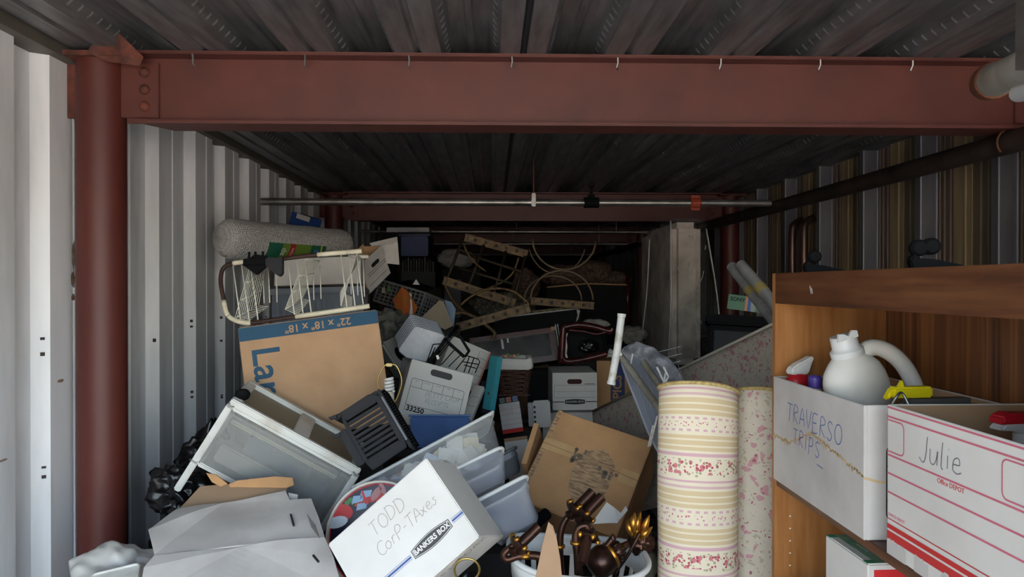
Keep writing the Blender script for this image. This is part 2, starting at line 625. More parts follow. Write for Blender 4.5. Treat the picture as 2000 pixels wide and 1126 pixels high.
# eaves strip where the wall meets the deck
mb = MB(); mb.box(XL - .02, XL + .09, YF, YB, ZC - .035, ZC + .02)
struct(mb.build('trim_1', M('dull_galvanised_trim', (112, 108, 98), .6, .4)), 'dull metal angle along the top of the white wall')

# right wall: tan and brown ribbed panels between steel studs
mb = MB(); mb.box(XR + .01, XR + .05, YF, YB, 0, ZC + .1)
wall_right = struct(mb.build('wall_right', m_tan2), 'tan and brown ribbed metal wall between steel studs')
m_olive_w = M('olive_wall_panel', (128, 114, 90), 0.6, 0, (106, 94, 76), 2.2, (1, 5, .3))
m_lip = M('lit_stud_edge', (206, 206, 210), 0.4, 0.2)  # lit edges of the studs, put into a paler lip colour
y0 = 3.79 - 6 * .593
pans, stud_me, lip_me = [], None, None
while y0 < YB - .6:
    # three flat panels of each bay with low ribs, then the stud
    objs = []
    if not pans:
        for (a0_, a1_, mt_, ribs, dx_) in ((.0, .30, m_olive_w, (.19, .24), 0), (.30, .44, m_tan, (.345,), .006), (.44, .593, m_tan2, (.48, .53, .57), -.006)):
            a = MB(); a.box(XR - .006 - dx_, XR + .01, a0_, a1_, 0, ZC + .08)
            for q in ribs:
                a.prism([(XR - .006 - dx_, q - .008), (XR - .013 - dx_, q - .003), (XR - .013 - dx_, q + .003), (XR - .006 - dx_, q + .008)], 0, ZC + .08)
            o = a.build('wall_panel', mt_, wall_right); pans.append(o.data); objs.append(o)
        st = MB()
        st.box(XR - .095, XR, 0, .004, 0, ZC)
        st.box(XR - .095, XR - .091, 0, .045, 0, ZC)
        os_ = st.build('wall_stud', m_stud, wall_right); stud_me = os_.data
        lp = MB(); lp.box(XR - .0965, XR - .0905, -.005, .0, 0, ZC); lip = lp.build('stud_lip', m_lip, os_); lip_me = lip.data
    else:
        objs = [link('wall_panel', d_, None, wall_right) for d_ in pans]
        os_ = link('wall_stud', stud_me, None, wall_right)
        link('stud_lip', lip_me, None, os_)
    lk = lip_me
    l2 = link('stud_lip', lk, None, os_); l2.location.x = .089
    for o in objs + [os_]:
        o.location.y = y0
    y0 += .593

mb = MB(); mb.box(XL - .1, XR + .1, YB, YB + .1, 0, ZC + .1)
struct(mb.build('wall_back', M('dark_brown_steel', (40, 34, 32), .7)), 'dark end wall of the unit')
# front wall beside and above the open roller door
mb = MB()
mb.box(XL - .1, XL + .12, YF - .08, YF, 0, ZC + .2)
mb.box(XR - .12, XR + .1, YF - .08, YF, 0, ZC + .2)
mb.box(XL - .1, XR + .1, YF - .08, YF, 2.32, ZC + .2)
struct(mb.build('wall_front', m_wall), 'wall around the open door behind the viewer')

# ceiling: ribbed steel deck running along the unit
mb = MB()
prof = []
PD = 0.381
x = -.349 - 4 * PD
seams = []
while x < XR + .2:
    # bottom flange pair with a small groove, then up into the trough
    prof += [(x, ZC), (x + .07, ZC), (x + .077, ZC + .012), (x + .09, ZC + .012), (x + .097, ZC), (x + .167, ZC),
             (x + .205, ZC + .075), (x + .255, ZC + .075), (x + .262, ZC + .068), (x + .282, ZC + .068), (x + .289, ZC + .075), (x + .343, ZC + .075)]
    seams.append(x)
    x += PD
k = len(prof)
vs = [(xx, YF, z) for xx, z in prof] + [(xx, YB, z) for xx, z in prof]
mb.add(vs, [(i, i + 1, i + 1 + k, i + k) for i in range(k - 1)])
mb.box(XL - .3, XR + .3, YF, YB, ZC + .16, ZC + .2)
ceiling = struct(mb.build('ceiling', m_deck), 'ribbed galvanised steel deck')
# embossed dashes on the sloping sides of the ribs, and the open lap seam
mb = MB()
for x in seams:
    for side in (0, 1):
        for j in range(150):
            yy = 1.2 + j * .055 + side * .02
            if yy > 7.5: break
            if side == 0:
                c0 = Vector((x + .186, yy, ZC + .0375)); up = Vector((.038, 0, .075)).normalized(); nn = Vector((.075, 0, -.038)).normalized()
            else:
                c0 = Vector((x + .343 + .019, yy, ZC + .0375)); up = Vector((-.038, 0, .075)).normalized(); nn = Vector((-.075, 0, -.038)).normalized()
            al = (up * .9 + Vector((0, .45, 0))).normalized()
            sd = nn.cross(al)
            a, bq = al * .017, sd * .0045
            mb.add([c0 - a - bq, c0 - a + bq, c0 + a + bq, c0 + a - bq, c0 - a * .6 + nn * .004, c0 + a * .6 + nn * .004],
                   [(0, 1, 4), (1, 2, 5, 4), (2, 3, 5), (3, 0, 4, 5)])
em = mb.build('embossment', m_deck, ceiling); em['kind'] = 'stuff'
mb = MB(); mb.box(seams[5] + .0775, seams[5] + .0895, YF, YB, ZC + .0005, ZC + .0115)
mb.build('lap_seam', m_dark, ceiling)

# ---------------------------------------------------------------- beams and columns
BZ0 = 2.18
def beam(yc, x0, x1, detail):
    root = thing('roof_beam', None, None, (0, yc, BZ0))
    struct(root, 'red primed steel I beam carrying the deck' if detail else 'red primed steel I beam deeper in the unit')
    H = ZC - BZ0
    b = MB(); b.box(x0, x1, -.006, .006, 0.012, H - .012); b.build('web', m_primer, root)
    b = MB(); b.box(x0 - .0, x1, -.07, .07, H - .012, H); b.build('top_flange', m_primer, root, bevel=.003)
    b = MB()
    b.prism([(x0 + .06, -.07), (x1, -.07), (x1, .07), (x0 + .14, .07)], 0, .012)
    b.build('bottom_flange', m_primer, root, bevel=.003)
    for (s, xx) in ((1, x0 - .03), (-1, x1 + .03)):
        b = MB(); b.box(min(xx, xx + s * .15), max(xx, xx + s * .15), -.018, -.006, .03, H - .03)
        pl = b.build('connection_plate', m_primer, root, bevel=.002)
        for q in range(3):
            zz = .07 + q * .062
            c = MB()
            mt = Matrix.Translation((xx + s * .1, -.018, zz)) @ Matrix.Rotation(pi / 2, 4, 'X')
            c.lathe([(.019, 0), (.019, .004), (.014, .012), (.006, .016), (0, .0165)], 12, mt)
            c.build('bolt', m_primer_rust, pl, smooth=.6)
    if detail:
        for px in (380, 598, 800, 1000, 1205, 1405, 1598, 1777):
            xx = P(px, 125, yc - .05).x
            c = MB()
            c.tube([(xx, -.068, H - .012), (xx + .001, -.066, H - .03), (xx - .002, -.058, H - .045), (xx + .003, -.05, H - .05)], .0035, 6)
            c.build('clip', m_galv, root)
    return root
beam1 = beam(2.65, -1.335, 2.10, True)
for yb in (6.5, 10.35, 14.2):
    beam(yb, -1.335, 2.10, False)

def column(x, y, near):
    root = thing('pipe_column', None, None, (x, y, 0))
    struct(root, 'round red steel column')
    b = MB(); b.lathe([(.083, 0), (.083, ZC - .03)], 40); b.build('shaft', M('red_column_paint', (98, 45, 37), 0.5, 0, (83, 38, 32), 4, (1, 1, .4), .35, .75, .05, 60), root, smooth=.8)
    b = MB(); b.box(-.12, .12, -.1, .1, ZC - .03, ZC - .012); b.build('cap_plate', m_primer_rust, root)
    b = MB(); b.box(-.16, -.06, -.006, .006, BZ0 + .03, ZC - .03)
    b.build('stub_plate', m_primer_rust, root)
    return root
col_l = column(-1.43, 2.65, True)
column(2.2, 2.65, True)
for yb in (6.5, 10.35, 14.2):
    column(-1.43, yb, False); column(2.2, yb, False)
# torn bracket and debris where the deck meets the first column
b = MB()
p0 = Vector((-1.4, 2.55, ZC))
cl = thing('torn_bracket', 'rusty torn deck bracket hanging over the round column head', 'bracket', p0)
sheet('bracket_plate', [Vector((-.02, .0, -.02)), Vector((.04, -.02, .055)), Vector((.09, -.01, .05)), Vector((.1, 0, -.01)), Vector((.17, .0, -.035)), Vector((.15, .02, -.06)), Vector((.04, .01, -.05))], m_primer_rust, cl, .006, 3, .015, 14)

# ---------------------------------------------------------------- sprinkler pipes
pm = thing('sprinkler_main', 'grimy dark sprinkler main running along the tan wall under the beams', 'pipe', (1.95, 1.6, 2.135))
b = MB(); b.tube([(0, 0, 0), (0, 6, 0), (0, 14.5, 0)], .043, 16); b.build('pipe', m_blackpipe, pm, smooth=.8)
for yy in (1.05, 4.9, 8.75):
    b = MB(); b.tube([(.05 * cos(a * pi / 8), yy - .03, .05 * sin(a * pi / 8)) for a in range(-2, 11)], .004, 6); b.build('hanger_ring', m_rust, pm)
branch_labels = ['bright galvanised sprinkler branch pipe crossing ahead of the second red beam',
                 'thin galvanised sprinkler branch pipe crossing between the second and third beams',
                 'sprinkler branch pipe crossing by the third red beam', 'sprinkler branch pipe crossing near the end wall']
for i, (yy, zz) in enumerate(((4.8, 2.157), (8.5, 2.235), (9.9, 2.17), (13.4, 2.17))):
    br = thing('sprinkler_branch', branch_labels[i], 'pipe', (0, yy, zz))
    b = MB(); b.tube([(XL + .06, 0, 0), (1.904, 0, 0)], .024 if i == 0 else .019, 14); b.build('pipe', m_galv, br, smooth=.8)
    if i == 0:
        xr = P(1042, 395, yy).x
        b = MB(); b.tube([(xr, 0, .03), (xr, 0, ZC - zz)], .005, 8); b.build('hanger_rod', m_rust, br)
        b = MB(); b.box(xr - .014, xr + .014, -.03, .03, -.03, .06); b.build('hanger_clamp', m_galv, br, bevel=.004)
        xt = P(1155, 395, yy).x
        tee = MB(); tee.tube([(xt - .05, 0, 0), (xt + .05, 0, 0)], .036, 14); tee.tube([(xt, 0, 0), (xt, 0, .05)], .026, 12)
        te = tee.build('tee_fitting', m_black, br, smooth=.7)
        sp = MB(); sp.lathe([(.012, .05), (.012, .075), (.006, .08), (.006, .1), (.016, .112), (.016, .115)], 10, Matrix.Translation((xt, 0, 0)))
        sp.tube([(xt + .018 * sin(q), 0, .09 + .025 * (1 - cos(q))) for q in [k2 * pi / 6 for k2 in range(0, 13)]], .0025, 6)
        sp.build('sprinkler_head', m_black, te)
        xo = P(1358, 395, yy).x
        cp = MB(); cp.tube([(xo - .035, 0, 0), (xo - .025, 0, 0), (xo + .025, 0, 0), (xo + .035, 0, 0)], [.032, .037, .037, .032], 14)
        cp.box(xo - .03, xo + .03, -.012, .012, -.05, .05)
        cp.build('coupling', m_orange, br, bevel=.003)
    else:
        for q in (.3, 1.5):
            b = MB(); b.tube([(q, 0, 0), (q, 0, ZC - zz)], .005, 6); b.build('hanger_rod', m_galv, br)
# conduits turning up the tan wall
for q, yy in enumerate((5.12, 5.32)):
    b = MB(); b.tube(smooth_path([(XR - .14, yy, .3), (XR - .14, yy, 1.5), (XR - .14, yy, 1.98), (XR - .115, yy + .01, 2.06), (XR - .06, yy + .02, 2.09)], 6), .028, 12)
    o = b.build('wall_conduit', M('brown_conduit', (120, 92, 82), .35, .7, (90, 74, 68)), None, smooth=.8)
    tag(o, ['brownish wall conduit bending into the ribbed wall, the farther from the round column', 'brownish wall conduit bending into the ribbed wall, the one by the round column'][q], 'conduit', 'pair of conduits on the ribbed wall')
# shaft ends of the roller door, high beside the viewer
sh = thing('roller_door_shaft', 'galvanised roller door shaft with rusty end below the front beam', 'door shaft', (0, 0, 0))
a, bq = P(1935, 160, 1.5), P(2075, 95, 1.12)
b = MB(); b.tube([a, a + (bq - a) * .12, a + (bq - a) * .2, bq], [.033, .036, .032, .032], 18); b.build('shaft', M('dusty_zinc', (188, 184, 174), .5, .2, (150, 140, 122), 8), sh, smooth=.8)
b = MB(); b.tube([a - (bq - a) * .02, a + (bq - a) * .09], .039, 18); b.build('rusty_end', m_rust, sh, smooth=.8)
a2, b2 = P(1990, 182, 1.35), P(2080, 165, 1.15)
b = MB(); b.tube([a2, b2], .017, 14); b.build('idler_tube', m_whiteplastic, sh, smooth=.8)
b = MB(); b.box(bq.x - .04, bq.x + .1, bq.y - .05, bq.y + .05, bq.z - .02, ZC); b.build('bracket', m_galv, sh)
# ---------------------------------------------------------------- bookcase along the right, open side facing -x
w_side = wood('walnut_side', (140, 88, 44), (164, 108, 58), (178, 124, 72), (14, 14, 1.2))
w_dark = wood('walnut_front', (74, 42, 25), (98, 58, 33), (116, 74, 45), (2.0, 1.2, 16))
w_back = wood('walnut_back', (70, 38, 20), (112, 66, 34), (150, 98, 52), (4, 26, .35), .4)
BX0, BX1, BY0, BY1, BZT = .735, 1.035, .93, 1.84, 1.63
bk = thing('bookcase', 'walnut veneer bookcase filled with two white file boxes', 'bookcase', (BX0, BY0, 0))
L = BY1 - BY0; D = BX1 - BX0
for y0 in (0, L - .02):
    b = MB(); b.box(0, D, y0, y0 + .02, 0, BZT); s_ = b.build('side_panel', w_side, bk, bevel=.001)
    if y0:
        h = MB()
        for xx in (.04, .24):
            for q in range(26):
                zz = .2 + q * .032
                h.lathe([(.0022, 0), (.0022, .0003)], 8, Matrix.Translation((xx, y0 - .0002, zz)) @ Matrix.Rotation(pi / 2, 4, 'X'))
        hh = h.build('pin_hole', m_whitepr, s_); hh['kind'] = 'stuff'
b = MB(); b.box(.002, D, .02, L - .02, BZT - .02, BZT); b.build('top_panel', w_dark, bk)
b = MB(); b.box(0, .018, .02, L - .02, BZT - .078, BZT); b.build('header_rail', w_dark, bk, bevel=.001)
b = MB(); b.box(D - .008, D, .02, L - .02, .05, BZT - .02); b.build('back_panel', w_back, bk)
for zz in (1.08, .82, .45, .08):
    b = MB(); b.box(.004, D - .008, .02, L - .02, zz, zz + .02); b.build('shelf', w_dark, bk, bevel=.001)
b = MB()
for (yy, zz, ln) in ((.69, 1.597, .018), (.683, 1.592, .012)):
    b.add([(-.0006, yy, zz), (-.0006, yy - .004, zz + .001), (-.0006, yy - .01, zz - ln), (-.0006, yy - .007, zz - ln)], [(0, 1, 2, 3)])
b.build('paint_scratch', m_whitepr, bk)

def open_box(root, x0, x1, y0, y1, z0, z1, t, mo, mi, names=('panel',)):
    """open-topped board box: four outer panels with kraft lining and a bottom"""
    for nm, q, mm in (('side_board', (x0, x0 + t, y0, y1), mo), ('side_board', (x1 - t, x1, y0, y1), mo),
                      ('end_board', (x0 + t, x1 - t, y0, y0 + t), mo), ('end_board', (x0 + t, x1 - t, y1 - t, y1), mo)):
        b = MB(); b.box(*q, z0, z1); b.build(nm, mm, root, bevel=.0012)
    b = MB()
    e = .0008
    for q in ((x0 + t, x0 + t + e, y0 + t, y1 - t), (x1 - t - e, x1 - t, y0 + t, y1 - t), (x0 + t, x1 - t, y0 + t, y0 + t + e), (x0 + t, x1 - t, y1 - t - e, y1 - t)):
        b.box(*q, z0, z1 - .002)
    b.build('lining', mi, root)
    b = MB(); b.box(x0 + t, x1 - t, y0 + t, y1 - t, z0, z0 + t); b.build('bottom_board', mi, root)

# file box with blue pen writing
tz = 1.101
tr = thing('file_box', 'white file box with blue pen writing and a brown water stain', 'box', (BX0 - .008, 1.365, tz))
open_box(tr, 0, .285, 0, .445, 0, .264, .005, m_greyboard, m_kraft)
def face_root(parent, o, u, v):
    """local frame for print on a face; returns a matrix"""
    u, v = Vector(u), Vector(v)
    return basis(Vector(o), u, v, u.cross(v))
def place(o, mtx):
    o.matrix_basis = mtx @ o.matrix_basis
    return o
FM = face_root(tr, (0, .445, 0), (0, -1, 0), (0, 0, 1))       # seen from -x: text runs towards the viewer
place(handwriting('TRAVERSO', .042, m_bluepen, tr, .085, .170, -.02, .0022, gap=.1, seed=4), FM)
place(handwriting('TRIPS', .036, m_bluepen, tr, .118, .118, -.03, .0022, gap=.2, seed=5), FM)
b = MB(); b.ribbon([(.245, .098), (.275, .096)], .0022, .0005); place(b.build('handwriting', m_bluepen, tr), FM)
b = MB()
rs = random.Random(2)
pts = []
for i in range(90):
    f = i / 89
    base = (.114 if f < .2 else .114 + (f - .2) * .16) if f < .5 else .162 - (f - .5) * .075
    pts.append((f * .444 + .0005, base + rs.uniform(-.004, .004)))
b.ribbon(pts, .0055, .0003)
for i in range(0, 90, 2):
    if rs.random() < .8:
        ln = rs.uniform(.002, .014)
        b.ribbon([pts[i], (pts[i][0], pts[i][1] - ln)], .004, .0003)
place(b.build('water_stain', m_stain, tr), FM)
FE = face_root(tr, (0, 0, 0), (1, 0, 0), (0, 0, 1))
b = MB()
b.ribbon(rrect(.045, .04, .2, .185, .012) + [(.2, .173)], .0026, .0003)
lines(b, [[(.045, .145), (.2, .145)], [(.045, .078), (.2, .078)]], .002)
place(b.build('printed_form', m_blackpr, tr), FE)
b = MB()
b.ribbon([(.0005, .122), (.03, .114), (.06, .112), (.1, .11)], .005, .0003)
place(b.build('water_stain', m_stain, tr), FE)
place(handwriting('#', .03, m_blackpr, tr, .052, .043, 0, .003), FE)

# file box with pink ruled print
ju = thing('file_box', 'white file box with pink ruled lines and a red lower band', 'box', (BX0 + .003, .957, tz))
open_box(ju, 0, .28, 0, .345, 0, .277, .005, m_whitebox, m_kraft)
FM = face_root(ju, (0, .345, 0), (0, -1, 0), (0, 0, 1))
b = MB()
lines(b, [[(.0, .272), (.345, .272)], [(.0, .255), (.345, .255)], [(.0, .184), (.345, .184)], [(.0, .150), (.345, .150)], [(.0, .115), (.345, .115)]], .0034)
b.ribbon([(0, .249)] + arc(.043, .239, .010, 90, 0, 4) + arc(.043, .201, .010, 0, -90, 4) + [(0, .191)], .0026, .0004)
b.ribbon([(.345, .249)] + arc(.308, .239, .010, 90, 180, 4) + arc(.308, .201, .010, 180, 270, 4) + [(.345, .191)], .0026, .0004)
place(b.build('printed_rule', m_pinkpr, ju), FM)
b = MB()
b.ribbon([(0, .052), (.345, .052)], .009, .0003); b.ribbon([(0, .036), (.345, .036)], .015, .0003); b.ribbon([(0, .066), (.345, .066)], .002, .0003)
rs = random.Random(9)
place(b.build('printed_band', m_redpr, ju), FM)
b = MB()
for (x0, x1) in ((.0, .06), (.085, .125), (.16, .3)):
    pts = []
    k = 16
    top = [(x0 + (x1 - x0) * i / k, .026 + rs.uniform(-.004, .007)) for i in range(k + 1)]
    b.add([(p[0], p[1], .0008) for p in top] + [(p[0], 0.0, .0008) for p in top], [(i, i + 1, i + 2 + k, i + 1 + k) for i in range(k)])
place(b.build('torn_edge', m_greyboard, ju), FM)
place(handwriting('Julie', .044, m_pencil, ju, .098, .2, -.02, .002, gap=.04, seed=8), FM)
place(lettering('Office DEPOT', .0115, m_redpr, ju, .182, .176, -.0), FM)
place(lettering('OFFICE DEPOT', .008, m_pinkpr, ju, .03, .074, 0), FM)

# ---------------------------------------------------------------- bottles and tools in the file boxes
# big jug
m_jug = M('ivory_jug_plastic', (232, 229, 220), .4, 0, (206, 198, 180), 4, (1, 1, 1), .45, .8)
jg = thing('detergent_jug', 'large off-white detergent jug without cap leaning in the file box', 'jug',
           Matrix.Translation((.83, 1.585, 1.372)) @ Matrix.Rotation(radians(4), 4, 'Z') @ Matrix.Rotation(radians(-16), 4, 'Y') @ Matrix.Scale(.86, 4))
b = MB()
prof = [(.001, -.28), (.045, -.278), (.055, -.26), (.07, -.09), (.086, -.03), (.086, .0), (.083, .025), (.074, .05), (.058, .07), (.044, .083), (.038, .088)]
b.lathe(prof, 32, Matrix.Translation((-.005, 0, 0)), 1.0, .72)
b.build('body', m_jug, jg, smooth=.9)
b = MB()
b.lathe([(.042, .084), (.042, .1), (.036, .104), (.034, .11), (.033, .138)], 24, Matrix.Translation((-.005, 0, 0)))
b.lathe([(.03, .139), (.03, .09)], 24, Matrix.Translation((-.005, 0, 0)))
nk = b.build('neck', m_whiteplastic, jg, smooth=.9)
b = MB()
b.prism([(-.033, 0), (-.026, .02), (-.012, .016), (-.002, .007), (.012, .02), (.024, .016), (.024, 0)], -.004, .004,
        Matrix.Translation((-.005, -.028, .132)) @ Matrix.Rotation(pi / 2, 4, 'X'))
b.build('pouring_lip', m_whiteplastic, nk)
b = MB()
b.tube(smooth_path([(.02, 0, .06), (.05, 0, .085), (.085, 0, .078), (.12, 0, .045), (.142, 0, .0), (.152, 0, -.06), (.13, 0, -.1), (.07, 0, -.1)], 6), .022, 14)
b.build('handle', m_jug, jg, smooth=.9)
# red and white spray bottle
sb = thing('spray_bottle', 'red spray bottle with grubby white trigger head behind the jug', 'spray bottle', Matrix.Translation((.772, 1.765, 1.107)) @ Matrix.Rotation(.25, 4, 'Z') @ Matrix.Scale(1.0, 4))
b = MB(); b.lathe([(.024, 0), (.027, .01), (.027, .13), (.031, .235), (.031, .255), (.02, .268), (.016, .27)], 20, None, 1.1, .8); b.build('bottle', M('red_bottle', (186, 30, 40), .35), sb, smooth=.9)
b = MB(); b.prism([(-.03, .27), (-.026, .285), (-.008, .296), (.012, .304), (.034, .314), (.04, .311), (.03, .29), (.024, .272), (.01, .266)], -.013, .013, Matrix.Rotation(pi / 2, 4, 'X'))
b.build('trigger_head', m_dirtyplastic, sb, bevel=.004)
# small bottle with purple cap
pb = thing('small_bottle', 'small grey bottle with purple cap in the file box', 'bottle', Matrix.Translation((.764, 1.655, 1.107)))
b = MB(); b.lathe([(.016, 0), (.017, .02), (.017, .225), (.014, .25)], 16); b.build('bottle', M('grey_bottle', (150, 154, 158), .3), pb, smooth=.9)
b = MB(); b.lathe([(.013, .25), (.0155, .252), (.0155, .275), (.011, .28)], 14); b.build('cap', M('purple_cap', (74, 58, 140), .4), pb, smooth=.7)
# yellow tool handle with wire loop hung over the edge
yt = thing('yellow_scraper', 'yellow plastic scraper handle lying across the file box', 'tool', Matrix.Translation((.845, 1.405, 1.384)) @ Matrix.Rotation(.08, 4, 'Z'))
m_yel = M('yellow_plastic', (238, 220, 24), .4)
b = MB(); b.box(-.045, .04, -.012, .012, -.01, .012); b.prism([(-.045, -.01), (-.06, -.014), (-.045, .012)], -.009, .009, Matrix.Rotation(pi / 2, 4, 'X'))
b.build('handle', m_yel, yt, bevel=.004)
b = MB(); b.prism([(-.01, .012), (-.002, .024), (.002, .012)], -.004, .004, Matrix.Translation((-.02, 0, 0)) @ Matrix.Rotation(pi / 2, 4, 'X'))
b.build('barb', m_yel, yt)
b = MB(); b.box(-.01, .12, -.012, .012, -.26, -.012); b.build('blade_holder', M('grey_tool', (96, 92, 88), .5), yt)
hk = MB()
hk.tube(smooth_path([(.776, 1.378, 1.325), (.777, 1.357, 1.365), (.785, 1.352, 1.385), (.798, 1.358, 1.39), (.806, 1.352, 1.372), (.812, 1.345, 1.35), (.816, 1.342, 1.335)], 5), .0026, 8)
o = hk.build('wire_hook', m_galv, None, smooth=.8)
tag(o, 'bent silver wire hook hanging over the white box edge', 'hook')
# red and white trigger sprayer
ts = thing('trigger_sprayer', 'red and white trigger sprayer head sticking out of the pink ruled box', 'spray bottle', Matrix.Translation((.9, 1.17, 1.107)) @ Matrix.Rotation(.12, 4, 'Z'))
b = MB(); b.lathe([(.03, 0), (.035, .01), (.035, .14), (.026, .18), (.016, .205), (.016, .225)], 20); b.build('bottle', m_cleartub, ts, smooth=.9)
b = MB(); b.lathe([(.018, .222), (.019, .226), (.019, .243), (.015, .246)], 18); b.build('collar', m_whiteplastic, ts, smooth=.6)
b = MB(); b.prism([(-.062, .252), (-.05, .262), (.045, .266), (.05, .252), (.02, .246), (-.012, .244), (-.035, .25)], -.014, .014, Matrix.Rotation(pi / 2, 4, 'X'))
b.build('nozzle_body', m_whiteplastic, ts, bevel=.003)
b = MB(); b.prism([(-.06, .262), (-.055, .274), (-.04, .28), (.06, .276), (.08, .27), (.08, .262)], -.016, .016, Matrix.Rotation(pi / 2, 4, 'X'))
mr = M('red_plastic', (202, 34, 46), .35)
b.build('shroud', mr, ts, bevel=.003)
b = MB(); b.tube(smooth_path([(.05, 0, .262), (.052, 0, .235), (.062, 0, .21), (.08, 0, .195)], 5), [.007] * 15 + [.005], 10); b.build('trigger', mr, ts, smooth=.8)

# two black clamps lying on the bookcase
for q, (px, yy, sc) in enumerate(((1605, 1.79, 1.0), (1822, 1.36, 1.0))):
    xx = P(px, 520, yy).x
    cl = thing('black_clamp', ['black plastic clamp with one round knob on bookcase top', 'black plastic clamp with two round knobs on bookcase top'][q], 'clamp',
               Matrix.Translation((xx, yy, BZT)) @ Matrix.Rotation(-.2, 4, 'Z'), 'black clamps on the bookcase')
    b = MB(); b.prism([(-.04, .0), (-.045, .016), (-.04, .03), (-.03, .028), (-.028, .022), (.0, .02), (.06, .006), (.07, 0)], -.012, .012, Matrix.Rotation(pi / 2, 4, 'X'))
    b.build('body', m_black, cl, bevel=.003)
    for j in range(q + 1):
        b = MB(); b.lathe([(.001, -.012), (.012, -.011), (.0165, -.006), (.0165, .006), (.012, .011), (.001, .012)], 18,
                          Matrix.Translation((-.018 + j * .022 - q * .008, 0, .042 + .003 * j)) @ Matrix.Rotation(pi / 2, 4, 'X'))
        b.build('knob', m_black, cl, smooth=.7)

# tea box on the lower shelf
gb = thing('grocery_carton', 'small green and white carton with red front on lower shelf', 'carton', Matrix.Translation((.755, 1.4, .8405)) @ Matrix.Rotation(radians(2), 4, 'Z'))
m_gr = M('pale_green_print', (120, 168, 136), .6, 0, (158, 186, 158), 30)
b = MB(); b.box(0, .115, 0, .17, 0, .2); b.build('carton_body', m_whitebox, gb, bevel=.003)
b = MB(); b.box(.018, .113, .004, .166, .2, .2006); b.build('green_top', m_gr, gb)
for q in ((.0, .018, .15, .168), (.0, .02, .004, .02)):
    b = MB(); b.box(*q, .2, .2006); b.build('green_tab', M('green_print', (76, 150, 108), .6), gb)
b = MB(); b.box(.012, .113, -.0006, 0, .02, .188); b.build('red_front', M('bright_red_print', (232, 56, 60), .5), gb)
o = lettering('Fleischmann', .02, m_whitepr, gb, .06, .165, 0); place(o, face_root(gb, (0, -.0006, 0), (1, 0, 0), (0, 0, 1)))
b = MB()
for j in range(6):
    b.lathe([(.008, 0), (.008, .0004)], 10, Matrix.Translation((.1 + .009 * cos(j * 1.05), -.0007, .178 + .009 * sin(j * 1.05) * .8)) @ Matrix.Rotation(pi / 2, 4, 'X'))
b.build('yellow_flower', m_yel, gb)
for j in range(3):
    o = lettering('---------', .016, m_whitepr, gb, .035 + j * .028, .085, pi / 2, .2008)

# ---------------------------------------------------------------- rolled rugs standing by the bookcase
def rug_border():
    m, t, n, l, b = nt('rug_with_rose_border')
    b.inputs['Roughness'].default_value = .95
    b.inputs['Specular IOR Level'].default_value = .1
    v = coords(t, (1, 1, 1), 'UV')
    sp = n.new('ShaderNodeSeparateXYZ'); l.new(v, sp.inputs[0])
    per = .262
    fr = mathn(t, 'FRACT', mathn(t, 'DIVIDE', sp.outputs[1], per))
    cream, tan, rose, pink = rgb((238, 226, 200)), rgb((222, 200, 158)), rgb((222, 188, 184)), rgb((220, 178, 182))
    band = ramp(t, fr, [(0, cream), (.02, pink), (.045, cream), (.30, pink), (.335, cream), (.36, tan), (.40, cream), (.42, tan), (.47, cream), (.49, tan), (.53, cream),
                        (.75, tan), (.79, cream), (.81, tan), (.86, cream), (.88, tan), (.93, cream), (.96, rose), (.985, cream)], 'CONSTANT')
    # dashes in the ribbon rows
    dash = mathn(t, 'GREATER_THAN', mathn(t, 'FRACT', mathn(t, 'MULTIPLY', sp.outputs[0], 45)), .5)
    def inb(a, c):
        return mathn(t, 'MULTIPLY', mathn(t, 'GREATER_THAN', fr, a), mathn(t, 'LESS_THAN', fr, c))
    rows = mathn(t, 'ADD', inb(.57, .595), inb(.70, .725))
    col = mix(t, mathn(t, 'MULTIPLY', rows, dash), band, pink)
    # roses
    def blobs(sc, r, keep, cc, base, mask, squeeze=1.0):
        vo = n.new('ShaderNodeTexVoronoi')
        vo.inputs['Scale'].default_value = sc
        l.new(v, vo.inputs['Vector'])
        s2 = n.new('ShaderNodeSeparateColor'); l.new(vo.outputs['Color'], s2.inputs[0])
        f = mathn(t, 'MULTIPLY', mathn(t, 'LESS_THAN', vo.outputs['Distance'], r), mathn(t, 'LESS_THAN', s2.outputs[0], keep))
        return mix(t, mathn(t, 'MULTIPLY', f, mask), base, cc)
    rb = inb(.085, .275)
    core = inb(.11, .25)
    col = blobs(105, .42, .5, rgb((176, 172, 134)), col, rb)
    col = blobs(62, .46, .5, rgb((212, 134, 136)), col, core)
    col = blobs(120, .42, .42, rgb((190, 92, 104)), col, core)
    col = blobs(170, .4, .55, rgb((206, 120, 134)), col, inb(.62, .675))
    l.new(col, b.inputs['Base Color'])
    add_bump(t, b, noise_tex(t, v, 500, 2), .25, .002)
    return m
m_rugborder = rug_border()
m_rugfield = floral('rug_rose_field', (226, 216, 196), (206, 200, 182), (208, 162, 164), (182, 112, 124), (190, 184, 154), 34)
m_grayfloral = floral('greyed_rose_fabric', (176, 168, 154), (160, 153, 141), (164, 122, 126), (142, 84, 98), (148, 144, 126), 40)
m_braid = M('gold_edge_braid', (208, 184, 122), .9, 0, (176, 150, 94), 90, (1, 1, 1), .4, .6, .6, 160)

